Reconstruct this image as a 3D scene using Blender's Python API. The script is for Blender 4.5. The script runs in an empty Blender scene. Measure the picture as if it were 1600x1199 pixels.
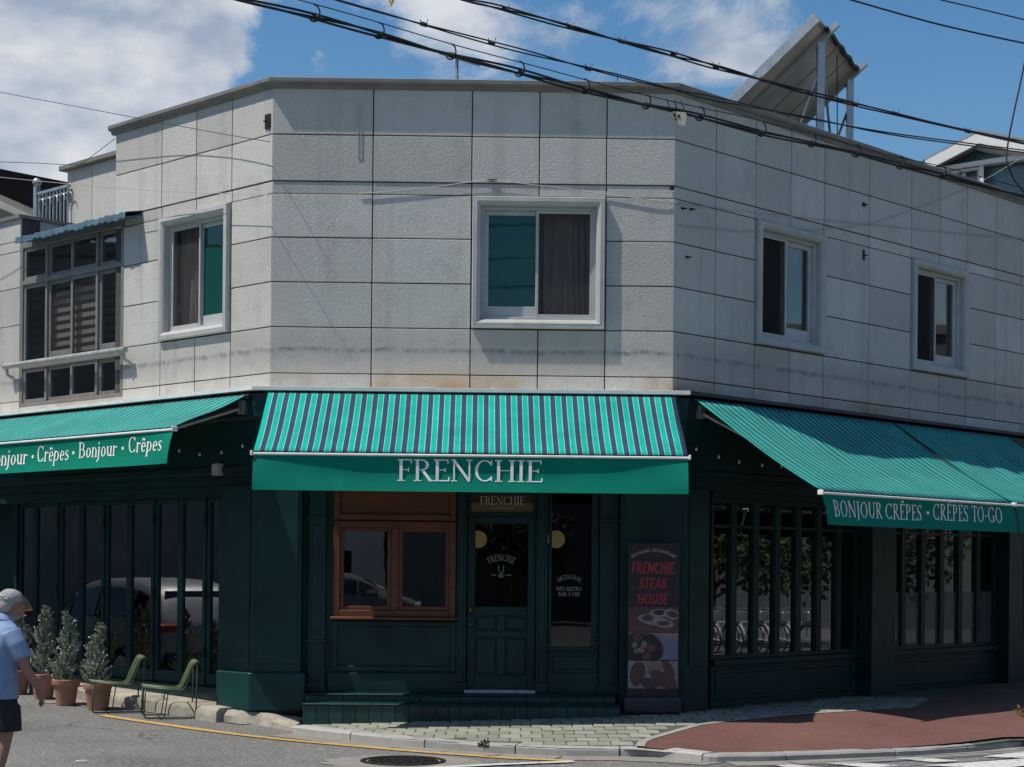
import bpy, bmesh, math, random
from mathutils import Vector, Matrix, noise as mnoise
random.seed(7)
C = bpy.context.scene.collection
R = math.radians

# ------------------------------------------------------------------ camera
FPX, HZ, HC = 2660.0, 884.0, 1.78          # focal length in px of the 1600 px photo, horizon row, eye height
ROLL = R(0.54)
cam_d = bpy.data.cameras.new('camera')
cam = bpy.data.objects.new('camera', cam_d); C.objects.link(cam)
cam_d.sensor_fit = 'HORIZONTAL'; cam_d.sensor_width = 36.0
cam_d.lens = FPX / 1600 * 36.0
cam_d.shift_y = (HZ - 599.5) / 1600
cam_d.clip_start = 0.1; cam_d.clip_end = 3000
cam.matrix_world = Matrix.Translation((0, 0, HC)) @ Matrix.Rotation(R(90), 4, 'X') @ Matrix.Rotation(ROLL, 4, 'Z')
bpy.context.scene.camera = cam

# ------------------------------------------------------------------ light
SUN = Vector((-0.50, -0.155, 1.0)).normalized()     # direction towards the sun
SUN_EL = math.asin(SUN.z); SUN_AZ = math.atan2(SUN.x, SUN.y)
sd = bpy.data.lights.new('sun', 'SUN'); sd.energy = 4.6; sd.angle = R(0.53); sd.color = (1.0, 0.94, 0.85)
sun = bpy.data.objects.new('sun', sd); C.objects.link(sun)
sun.rotation_euler = (-SUN).to_track_quat('-Z', 'Y').to_euler(); sun.location = (-20, -6, 40)
vs = bpy.context.scene.view_settings
vs.view_transform = 'Standard'; vs.look = 'None'; vs.exposure = 0.0; vs.gamma = 1.0; vs.use_curve_mapping = False

def make_world():
    w = bpy.data.worlds.new('World'); bpy.context.scene.world = w; w.use_nodes = True
    nt = w.node_tree; N = nt.nodes; L = nt.links; N.clear()
    out = N.new('ShaderNodeOutputWorld')
    sky = N.new('ShaderNodeTexSky'); sky.sky_type = 'NISHITA'; sky.sun_disc = False
    sky.sun_elevation = SUN_EL; sky.sun_rotation = SUN_AZ
    sky.air_density = 1.15; sky.dust_density = 0.5; sky.ozone_density = 1.8; sky.altitude = 50
    b1 = N.new('ShaderNodeBackground'); b1.inputs['Strength'].default_value = 0.105
    tint = N.new('ShaderNodeHueSaturation'); tint.inputs['Saturation'].default_value = 1.33
    L.new(sky.outputs[0], tint.inputs['Color']); L.new(tint.outputs[0], b1.inputs['Color'])
    tc = N.new('ShaderNodeTexCoord')
    mp = N.new('ShaderNodeMapping'); mp.inputs['Scale'].default_value = (1, 1, 1.5)
    L.new(tc.outputs['Generated'], mp.inputs[0])
    n1 = N.new('ShaderNodeTexNoise'); n1.inputs['Scale'].default_value = 8.5; n1.inputs['Detail'].default_value = 10
    n1.inputs['Roughness'].default_value = 0.62; n1.inputs['Distortion'].default_value = 0.35
    L.new(mp.outputs[0], n1.inputs['Vector'])
    acc = n1.outputs['Fac']
    def mnode(op, a, b, clamp=False):
        m = N.new('ShaderNodeMath'); m.operation = op; m.use_clamp = clamp
        for i, q in enumerate((a, b)):
            if isinstance(q, (int, float)): m.inputs[i].default_value = q
            else: L.new(q, m.inputs[i])
        return m.outputs[0]
    for px, py, rad, wgt in ((-40, 60, 420, .34), (210, 30, 210, .22), (120, 190, 230, .16), (470, 95, 70, .05), (700, 80, 130, .10), (640, 20, 110, .03),
                             (1000, 30, 180, .08), (1170, 55, 110, .12), (850, 90, 120, .05), (1450, 60, 260, -.22), (480, 190, 160, -.1)):
        v = Vector(((px - 800) / FPX, 1, (HZ - py) / FPX)).normalized()
        vm = N.new('ShaderNodeVectorMath'); vm.operation = 'DOT_PRODUCT'
        L.new(tc.outputs['Generated'], vm.inputs[0]); vm.inputs[1].default_value = v
        mr = N.new('ShaderNodeMapRange'); mr.interpolation_type = 'SMOOTHSTEP'
        mr.inputs['From Min'].default_value = math.cos(rad / FPX); mr.inputs['From Max'].default_value = 1.0
        mr.inputs['To Max'].default_value = wgt
        L.new(vm.outputs['Value'], mr.inputs['Value'])
        acc = mnode('ADD', acc, mr.outputs[0])
    mask = N.new('ShaderNodeMapRange'); mask.interpolation_type = 'SMOOTHSTEP'
    mask.inputs['From Min'].default_value = 0.51; mask.inputs['From Max'].default_value = 0.66
    L.new(acc, mask.inputs['Value'])
    n2 = N.new('ShaderNodeTexNoise'); n2.inputs['Scale'].default_value = 13; n2.inputs['Detail'].default_value = 7
    n2.inputs['Roughness'].default_value = 0.55
    mp2 = N.new('ShaderNodeMapping'); mp2.inputs['Location'].default_value = (3.1, 0.4, 1.7); mp2.inputs['Scale'].default_value = (1, 1, 1.7)
    L.new(tc.outputs['Generated'], mp2.inputs[0]); L.new(mp2.outputs[0], n2.inputs['Vector'])
    cr = N.new('ShaderNodeValToRGB')
    cr.color_ramp.elements[0].position = 0.38; cr.color_ramp.elements[0].color = (0.35, 0.42, 0.53, 1)
    cr.color_ramp.elements[1].position = 0.64; cr.color_ramp.elements[1].color = (0.74, 0.76, 0.79, 1)
    L.new(n2.outputs['Fac'], cr.inputs['Fac'])
    b2 = N.new('ShaderNodeBackground'); L.new(cr.outputs[0], b2.inputs['Color']); b2.inputs['Strength'].default_value = 1.0
    mx = N.new('ShaderNodeMixShader')
    L.new(mnode('MULTIPLY', mask.outputs[0], 0.93), mx.inputs[0]); L.new(b1.outputs[0], mx.inputs[1]); L.new(b2.outputs[0], mx.inputs[2])
    L.new(mx.outputs[0], out.inputs['Surface'])
make_world()

# ------------------------------------------------------------------ frames of reference
def unroll(px, py):
    c, s = math.cos(ROLL), math.sin(ROLL); dx, dy = px - 800, py - HZ
    return (dx * c + dy * s) / FPX, (-dx * s + dy * c) / FPX
def at(px, py, Y):                       # point seen at a pixel, Y metres away
    k, v = unroll(px, py); return Vector((k * Y, Y, HC - v * Y))
def sstep(a, b, x):
    t = min(1, max(0, (x - a) / (b - a))); return t * t * (3 - 2 * t)
def zr(x, y):                            # road level: rises gently towards the left side street and the right corner
    return -.10 + .13 * sstep(18.0, 22.5, y) * sstep(-2.2, -3.4, x) + .035 * sstep(.6, 2.2, x)
def ground(px, py, z=None):              # point of the ground seen at a pixel
    k, v = unroll(px, py); zz = -.1 if z is None else z
    for _ in range(12 if z is None else 1):
        Y = (HC - zz) / v
        if z is None: zz = .5 * zz + .5 * zr(k * Y, Y)
    return Vector((k * Y, Y, zz))

class Fa:                                # a facade: u to the right, y inwards, z up
    def __init__(s, P, d, n): s.P = Vector(P); s.d = Vector(d); s.n = Vector(n)
    def w(s, u, off, z): q = s.P + s.d * u + s.n * off; return Vector((q.x, q.y, z))
    def u_of(s, p): return (Vector((p[0], p[1])) - s.P).dot(s.d)
    def uz(s, px, py, off=0.0):
        k, v = unroll(px, py); q = s.P + s.n * off
        t = (k * q.y - q.x) / (s.d.x - k * s.d.y); Y = q.y + t * s.d.y
        return t, HC - v * Y
    def u(s, px, py, off=0.0): return s.uz(px, py, off)[0]
    def z(s, px, py, off=0.0): return s.uz(px, py, off)[1]
TL, TR, YAW = R(43.6), R(45.245), R(0.998)
FL = Fa((-2.8584, 20.0), (math.cos(TL), -math.sin(TL)), (-math.sin(TL), -math.cos(TL)))
FF = Fa((-2.8584, 20.0), (math.cos(YAW), math.sin(YAW)), (math.sin(YAW), -math.cos(YAW)))
FR = Fa((1.8784, 20.0826), (math.cos(TR), math.sin(TR)), (math.sin(TR), -math.cos(TR)))
WF = (FR.P - FF.P).length
def cross(fa, fb, oa, ob):               # plan corner of two facades at given offsets
    p, q = fa.P + fa.n * oa, fb.P + fb.n * ob
    den = fa.d.x * fb.d.y - fa.d.y * fb.d.x
    t = ((q.x - p.x) * fb.d.y - (q.y - p.y) * fb.d.x) / den
    return p + fa.d * t

# ------------------------------------------------------------------ mesh helpers
class MB:
    def __init__(s, f=None): s.v = []; s.f = []; s.fn = f; s.uv = {}
    def add(s, vs_, fs):
        b = len(s.v)
        s.v += [tuple(s.fn(*p)) if s.fn else tuple(p) for p in vs_]
        s.f += [tuple(b + i for i in q) for q in fs]; return b
    def box(s, x0, x1, y0, y1, z0, z1):
        s.add([(x0, y0, z0), (x1, y0, z0), (x1, y1, z0), (x0, y1, z0), (x0, y0, z1), (x1, y0, z1), (x1, y1, z1), (x0, y1, z1)],
              [(0, 3, 2, 1), (4, 5, 6, 7), (0, 1, 5, 4), (1, 2, 6, 5), (2, 3, 7, 6), (3, 0, 4, 7)]); return s
    def quad(s, a, b, c, d): s.add([a, b, c, d], [(0, 1, 2, 3)]); return s
    def tube(s, pts, r, n=8, closed=False, caps=True):
        pts = [Vector(p) for p in pts]; m = len(pts); rs = r if isinstance(r, (list, tuple)) else [r] * m
        up = None; rings = []
        for i, p in enumerate(pts):
            a = pts[(i - 1) % m] if (closed or i > 0) else p; b = pts[(i + 1) % m] if (closed or i < m - 1) else p
            t = (b - a)
            t = t.normalized() if t.length > 1e-9 else Vector((0, 0, 1))
            if up is None: up = Vector((0, 0, 1)) if abs(t.z) < .9 else Vector((1, 0, 0))
            sd_ = t.cross(up)
            if sd_.length < 1e-6: sd_ = t.cross(Vector((1, 0, 0)))
            sd_.normalize(); up = sd_.cross(t).normalized()
            rings.append([p + (sd_ * math.cos(2 * math.pi * k / n) + up * math.sin(2 * math.pi * k / n)) * rs[i] for k in range(n)])
        vs_ = [q for r_ in rings for q in r_]; fs = []
        for i in range(m if closed else m - 1):
            j = (i + 1) % m
            for k in range(n): fs.append((i * n + k, i * n + (k + 1) % n, j * n + (k + 1) % n, j * n + k))
        if caps and not closed: fs += [tuple(range(n))[::-1], tuple((m - 1) * n + k for k in range(n))]
        s.add(vs_, fs); return s
    def lathe(s, prof, n=20, c=(0, 0, 0)):
        vs_ = []; fs = []
        for r_, z in prof:
            for k in range(n): a = 2 * math.pi * k / n; vs_.append((c[0] + r_ * math.cos(a), c[1] + r_ * math.sin(a), c[2] + z))
        for i in range(len(prof) - 1):
            for k in range(n): fs.append((i * n + k, i * n + (k + 1) % n, (i + 1) * n + (k + 1) % n, (i + 1) * n + k))
        s.add(vs_, fs); return s
    def loft(s, rings, caps=True):
        n = len(rings[0]); vs_ = [p for r_ in rings for p in r_]; fs = []
        for i in range(len(rings) - 1):
            for k in range(n): fs.append((i * n + k, i * n + (k + 1) % n, (i + 1) * n + (k + 1) % n, (i + 1) * n + k))
        if caps: fs += [tuple(range(n))[::-1], tuple((len(rings) - 1) * n + k for k in range(n))]
        s.add(vs_, fs); return s
    def prism(s, poly, z0, z1):
        n = len(poly)
        s.add([(p[0], p[1], z0) for p in poly] + [(p[0], p[1], z1) for p in poly],
              [tuple(range(n))[::-1], tuple(range(n, 2 * n))] + [(i, (i + 1) % n, n + (i + 1) % n, n + i) for i in range(n)]); return s

def ob(name, mb, mat, parent=None, bevel=0.0, smooth=False, segs=1, recalc=True):
    me = bpy.data.meshes.new(name); me.from_pydata(mb.v, [], mb.f)
    if recalc or bevel:
        bm = bmesh.new(); bm.from_mesh(me)
        if recalc: bmesh.ops.recalc_face_normals(bm, faces=bm.faces)
        if bevel: bmesh.ops.bevel(bm, geom=[e for e in bm.edges if len(e.link_faces) == 2 and e.calc_face_angle(0) > .5], offset=bevel, segments=segs, affect='EDGES', profile=.5, clamp_overlap=True)
        bm.to_mesh(me); bm.free()
    if mat: me.materials.append(mat)
    if smooth:
        for p in me.polygons: p.use_smooth = True
        if smooth != 'all': me.set_sharp_from_angle(angle=R(40))
    o = bpy.data.objects.new(name, me); C.objects.link(o)
    if parent:
        o.parent = parent; o.matrix_parent_inverse = Matrix.Translation(-parent.location) if parent.parent is None else Matrix()
    return o
def thing(name, loc, label, cat, group=None):
    o = bpy.data.objects.new(name, None); C.objects.link(o); o.location = loc; o.empty_display_size = .3
    return tag(o, label, cat, group)
def tag(o, label=None, cat=None, group=None, kind=None):
    if label: o['label'] = label
    if cat: o['category'] = cat
    if group: o['group'] = group
    if kind: o['kind'] = kind
    return o
def copy_tree(o, loc=None, rz=None, parent=None):
    c = o.copy(); C.objects.link(c)
    if parent is not None: c.parent = parent
    if loc is not None: c.location = loc
    if rz is not None: c.rotation_euler.z = rz
    for ch in list(o.children): copy_tree(ch, parent=c)
    return c

# ------------------------------------------------------------------ materials
def nodes(name):
    m = bpy.data.materials.new(name); m.use_nodes = True; nt = m.node_tree
    return m, nt, nt.nodes, nt.links, nt.nodes['Principled BSDF']
def mix_col(N, L, a, b, f, mode='MIX'):
    x = N.new('ShaderNodeMix'); x.data_type = 'RGBA'; x.blend_type = mode
    for s_, q in ((x.inputs[6], a), (x.inputs[7], b), (x.inputs[0], f)):
        if hasattr(q, 'links'): L.new(q, s_)
        elif isinstance(q, (int, float)): s_.default_value = q
        else: s_.default_value = (*q, 1) if len(q) == 3 else q
    return x.outputs[2]
def noise(N, L, sc, det=4, rough=.55, vec=None, dim=None):
    n = N.new('ShaderNodeTexNoise'); n.inputs['Scale'].default_value = sc; n.inputs['Detail'].default_value = det; n.inputs['Roughness'].default_value = rough
    if vec is not None: L.new(vec, n.inputs['Vector'])
    return n.outputs['Fac']
def ramp(N, L, f, p0, p1):
    r_ = N.new('ShaderNodeMapRange'); r_.inputs['From Min'].default_value = p0; r_.inputs['From Max'].default_value = p1; L.new(f, r_.inputs['Value']); return r_.outputs[0]
def math_n(N, L, op, a, b=0.0):
    m = N.new('ShaderNodeMath'); m.operation = op
    for i, q in enumerate((a, b)):
        if hasattr(q, 'links'): L.new(q, m.inputs[i])
        else: m.inputs[i].default_value = q
    return m.outputs[0]
def mat(name, col, rough=.55, metal=0.0, var=.18, sc=6.0, bump=0.0, bsc=60.0, spec=.5, rnd=0.0, fine=0.0, fsc=200.0):
    m, nt, N, L, B = nodes(name)
    tc = N.new('ShaderNodeTexCoord').outputs['Object']
    dark = tuple(c * (1 - var) for c in col); light = tuple(min(1, c * (1 + var)) for c in col)
    c = mix_col(N, L, dark, light, ramp(N, L, noise(N, L, sc, 6, .6, tc), .3, .7))
    if fine: c = mix_col(N, L, c, mix_col(N, L, tuple(q * (1 - fine) for q in col), tuple(min(1, q * (1 + fine)) for q in col), ramp(N, L, noise(N, L, fsc, 2, .6, tc), .35, .65)), .5)
    if rnd:
        oi = N.new('ShaderNodeObjectInfo').outputs['Random']
        h = N.new('ShaderNodeHueSaturation'); L.new(c, h.inputs['Color'])
        L.new(math_n(N, L, 'ADD', math_n(N, L, 'MULTIPLY', oi, 2 * rnd), 1 - rnd), h.inputs['Value']); c = h.outputs[0]
    L.new(c, B.inputs['Base Color'])
    B.inputs['Metallic'].default_value = metal; B.inputs['Specular IOR Level'].default_value = spec
    L.new(ramp_to(N, L, noise(N, L, sc * 3, 4, .6, tc), max(.02, rough - .08), min(1, rough + .08)), B.inputs['Roughness'])
    if bump:
        bp = N.new('ShaderNodeBump'); bp.inputs['Strength'].default_value = bump; bp.inputs['Distance'].default_value = .01
        L.new(noise(N, L, bsc, 4, .6, tc), bp.inputs['Height']); L.new(bp.outputs[0], B.inputs['Normal'])
    return m
def ramp_to(N, L, f, a, b):
    r_ = N.new('ShaderNodeMapRange'); r_.inputs['From Min'].default_value = .3; r_.inputs['From Max'].default_value = .7
    r_.inputs['To Min'].default_value = a; r_.inputs['To Max'].default_value = b; L.new(f, r_.inputs['Value']); return r_.outputs[0]
def glass(name, tint=(.6, .7, .68), refl=.13, film=None, filmf=0.0, gloss=True):
    m = bpy.data.materials.new(name); m.use_nodes = True; N = m.node_tree.nodes; L = m.node_tree.links; N.clear()
    o = N.new('ShaderNodeOutputMaterial'); t = N.new('ShaderNodeBsdfTransparent'); t.inputs[0].default_value = (*tint, 1)
    g = N.new('ShaderNodeBsdfGlossy'); g.inputs['Roughness'].default_value = .012; g.inputs[0].default_value = (.95, .97, 1, 1)
    tc = N.new('ShaderNodeTexCoord').outputs['Object']; bp = N.new('ShaderNodeBump'); bp.inputs['Strength'].default_value = .025; bp.inputs['Distance'].default_value = .02
    L.new(noise(N, L, 1.6, 2, .5, tc), bp.inputs['Height']); L.new(bp.outputs[0], g.inputs['Normal'])
    fr = N.new('ShaderNodeFresnel'); fr.inputs['IOR'].default_value = 1.5
    base = t.outputs[0]
    if film:
        d = N.new('ShaderNodeBsdfDiffuse'); d.inputs[0].default_value = (*film, 1); mf = N.new('ShaderNodeMixShader'); mf.inputs[0].default_value = filmf
        L.new(base, mf.inputs[1]); L.new(d.outputs[0], mf.inputs[2]); base = mf.outputs[0]
    if not gloss: L.new(base, o.inputs[0]); return m
    mx = N.new('ShaderNodeMixShader'); L.new(math_n(N, L, 'ADD', math_n(N, L, 'MULTIPLY', fr.outputs[0], .9), refl - .04), mx.inputs[0])
    L.new(base, mx.inputs[1]); L.new(g.outputs[0], mx.inputs[2]); L.new(mx.outputs[0], o.inputs[0]); return m
def emit(name, col, st):
    m, nt, N, L, B = nodes(name); B.inputs['Base Color'].default_value = (*col, 1)
    B.inputs['Emission Color'].default_value = (*col, 1); B.inputs['Emission Strength'].default_value = st; return m

def granite():
    m, nt, N, L, B = nodes('granite')
    tc = N.new('ShaderNodeTexCoord').outputs['Object']; sep = N.new('ShaderNodeSeparateXYZ'); L.new(tc, sep.inputs[0]); z = sep.outputs['Z']
    c = mix_col(N, L, (.345, .35, .35), (.445, .445, .44), ramp(N, L, noise(N, L, 60, 4, .8, tc), .33, .67))
    c = mix_col(N, L, c, mix_col(N, L, (.40, .40, .40), (.60, .60, .59), ramp(N, L, noise(N, L, .9, 5, .6, tc), .3, .7)), .35, 'MULTIPLY')
    c = mix_col(N, L, c, (1.73, 1.67, 1.54), 1.0, 'MULTIPLY')
    oi = N.new('ShaderNodeObjectInfo').outputs['Random']
    h = N.new('ShaderNodeHueSaturation'); L.new(c, h.inputs['Color']); L.new(math_n(N, L, 'ADD', math_n(N, L, 'MULTIPLY', oi, .22), .87), h.inputs['Value']); c = h.outputs[0]
    # vertical rain streaks
    mp = N.new('ShaderNodeMapping'); mp.inputs['Scale'].default_value = (5, 5, .25); L.new(tc, mp.inputs[0])
    st = ramp(N, L, noise(N, L, 1.0, 6, .65, mp.outputs[0]), .50, .75)
    c = mix_col(N, L, c, (.17, .17, .16), math_n(N, L, 'MULTIPLY', st, .27))
    c = mix_col(N, L, c, (.20, .195, .18), math_n(N, L, 'MULTIPLY', ramp(N, L, noise(N, L, 2.2, 7, .7, tc), .54, .74), .32))
    # line of old fixings and grime about z = 4.3
    wob = math_n(N, L, 'MULTIPLY', math_n(N, L, 'SUBTRACT', noise(N, L, 3.0, 4, .6, tc), .5), .10)
    dz = math_n(N, L, 'ABSOLUTE', math_n(N, L, 'SUBTRACT', math_n(N, L, 'ADD', z, wob), 4.30))
    ln = ramp(N, L, dz, .045, .006)
    pat = ramp(N, L, noise(N, L, 7, 6, .75, tc), .40, .60)
    c = mix_col(N, L, c, (.13, .13, .125), math_n(N, L, 'MULTIPLY', math_n(N, L, 'MULTIPLY', ln, pat), .75))
    dz2 = math_n(N, L, 'ABSOLUTE', math_n(N, L, 'SUBTRACT', math_n(N, L, 'ADD', z, wob), 4.345))
    c = mix_col(N, L, c, (.62, .62, .60), math_n(N, L, 'MULTIPLY', ramp(N, L, dz2, .03, .005), .30))
    band = math_n(N, L, 'MULTIPLY', ramp(N, L, dz, .34, .04), .36); c = mix_col(N, L, c, (.24, .235, .22), band)
    # rust wash above the flashing
    rz = math_n(N, L, 'MULTIPLY', ramp(N, L, z, 4.16, 3.80), ramp(N, L, noise(N, L, .9, 5, .65, tc), .47, .66))
    c = mix_col(N, L, c, (.38, .20, .05), math_n(N, L, 'MULTIPLY', rz, .9))
    L.new(c, B.inputs['Base Color']); B.inputs['Roughness'].default_value = .78; B.inputs['Specular IOR Level'].default_value = .3
    bp = N.new('ShaderNodeBump'); bp.inputs['Strength'].default_value = .75; bp.inputs['Distance'].default_value = .012
    L.new(noise(N, L, 46, 3, .8, tc), bp.inputs['Height']); L.new(bp.outputs[0], B.inputs['Normal'])
    return m

def stripes():
    m, nt, N, L, B = nodes('striped_canvas')
    uv = N.new('ShaderNodeUVMap').outputs[0]; sep = N.new('ShaderNodeSeparateXYZ'); L.new(uv, sep.inputs[0])
    fr = math_n(N, L, 'FRACT', math_n(N, L, 'DIVIDE', sep.outputs['X'], .1265))
    def between(a, b): return math_n(N, L, 'MULTIPLY', math_n(N, L, 'GREATER_THAN', fr, a), math_n(N, L, 'LESS_THAN', fr, b))
    c = mix_col(N, L, (.0, .42, .32), (.036, .066, .125), between(.48, .95))
    c = mix_col(N, L, c, (.27, .60, .46), between(.44, .50)); c = mix_col(N, L, c, (.27, .60, .46), math_n(N, L, 'GREATER_THAN', fr, .945))
    tc = N.new('ShaderNodeTexCoord').outputs['Object']
    c = mix_col(N, L, c, mix_col(N, L, (.68, .70, .70), (1, 1, 1), ramp(N, L, noise(N, L, 2.2, 7, .65, tc), .3, .7)), 1.0, 'MULTIPLY')
    L.new(c, B.inputs['Base Color']); B.inputs['Roughness'].default_value = .85; B.inputs['Specular IOR Level'].default_value = .15
    bp = N.new('ShaderNodeBump'); bp.inputs['Strength'].default_value = .12; bp.inputs['Distance'].default_value = .004
    L.new(noise(N, L, 240, 2, .5, tc), bp.inputs['Height']); L.new(bp.outputs[0], B.inputs['Normal'])
    return m

def asphalt(name, a, b, speck, ss=34.0, sk=.80):
    m, nt, N, L, B = nodes(name); tc = N.new('ShaderNodeTexCoord').outputs['Object']
    c = mix_col(N, L, a, b, ramp(N, L, noise(N, L, .8, 8, .65, tc), .32, .68))
    c = mix_col(N, L, c, tuple(q * .62 for q in a), math_n(N, L, 'MULTIPLY', ramp(N, L, noise(N, L, .35, 6, .6, tc), .52, .66), .55))
    c = mix_col(N, L, c, speck, math_n(N, L, 'MULTIPLY', ramp(N, L, noise(N, L, ss, 3, .75, tc), .53, .66), sk))
    c = mix_col(N, L, c, tuple(q * .45 for q in a), math_n(N, L, 'MULTIPLY', ramp(N, L, noise(N, L, 26, 3, .75, tc), .50, .34), .45))
    # hairline cracks
    vo = N.new('ShaderNodeTexVoronoi'); vo.feature = 'DISTANCE_TO_EDGE'; vo.inputs['Scale'].default_value = .45
    mp = N.new('ShaderNodeMapping'); L.new(tc, mp.inputs[0])
    ws = N.new('ShaderNodeVectorMath'); ws.operation = 'ADD'
    nz = N.new('ShaderNodeTexNoise'); nz.inputs['Scale'].default_value = 1.7; nz.inputs['Detail'].default_value = 5; L.new(tc, nz.inputs['Vector'])
    L.new(mp.outputs[0], ws.inputs[0]); L.new(nz.outputs['Color'], ws.inputs[1]); L.new(ws.outputs[0], vo.inputs['Vector'])
    crk = math_n(N, L, 'MULTIPLY', ramp(N, L, vo.outputs['Distance'], .012, .003), ramp(N, L, noise(N, L, .6, 3, .5, tc), .5, .6))
    c = mix_col(N, L, c, tuple(q * .4 for q in a), math_n(N, L, 'MULTIPLY', crk, .7))
    L.new(c, B.inputs['Base Color']); B.inputs['Roughness'].default_value = .88; B.inputs['Specular IOR Level'].default_value = .3
    bp = N.new('ShaderNodeBump'); bp.inputs['Strength'].default_value = .5; bp.inputs['Distance'].default_value = .006
    L.new(noise(N, L, 90, 3, .7, tc), bp.inputs['Height']); L.new(bp.outputs[0], B.inputs['Normal']); return m

def wood():
    m, nt, N, L, B = nodes('varnished_wood'); tc = N.new('ShaderNodeTexCoord').outputs['Object']
    mp = N.new('ShaderNodeMapping'); mp.inputs['Scale'].default_value = (2, 2, 14); L.new(tc, mp.inputs[0])
    c = mix_col(N, L, (.078, .024, .008), (.155, .050, .017), ramp(N, L, noise(N, L, 1.4, 6, .65, mp.outputs[0]), .3, .7))
    L.new(c, B.inputs['Base Color']); B.inputs['Roughness'].default_value = .42; return m

def worn_paint(name, col):
    m, nt, N, L, B = nodes(name); tc = N.new('ShaderNodeTexCoord').outputs['Object']
    f = ramp(N, L, noise(N, L, 16, 8, .75, tc), .36, .47)
    c = mix_col(N, L, (.13, .13, .125), mix_col(N, L, tuple(q * .78 for q in col), col, noise(N, L, 3, 4, .6, tc)), f)
    L.new(c, B.inputs['Base Color']); B.inputs['Roughness'].default_value = .75; return m

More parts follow.
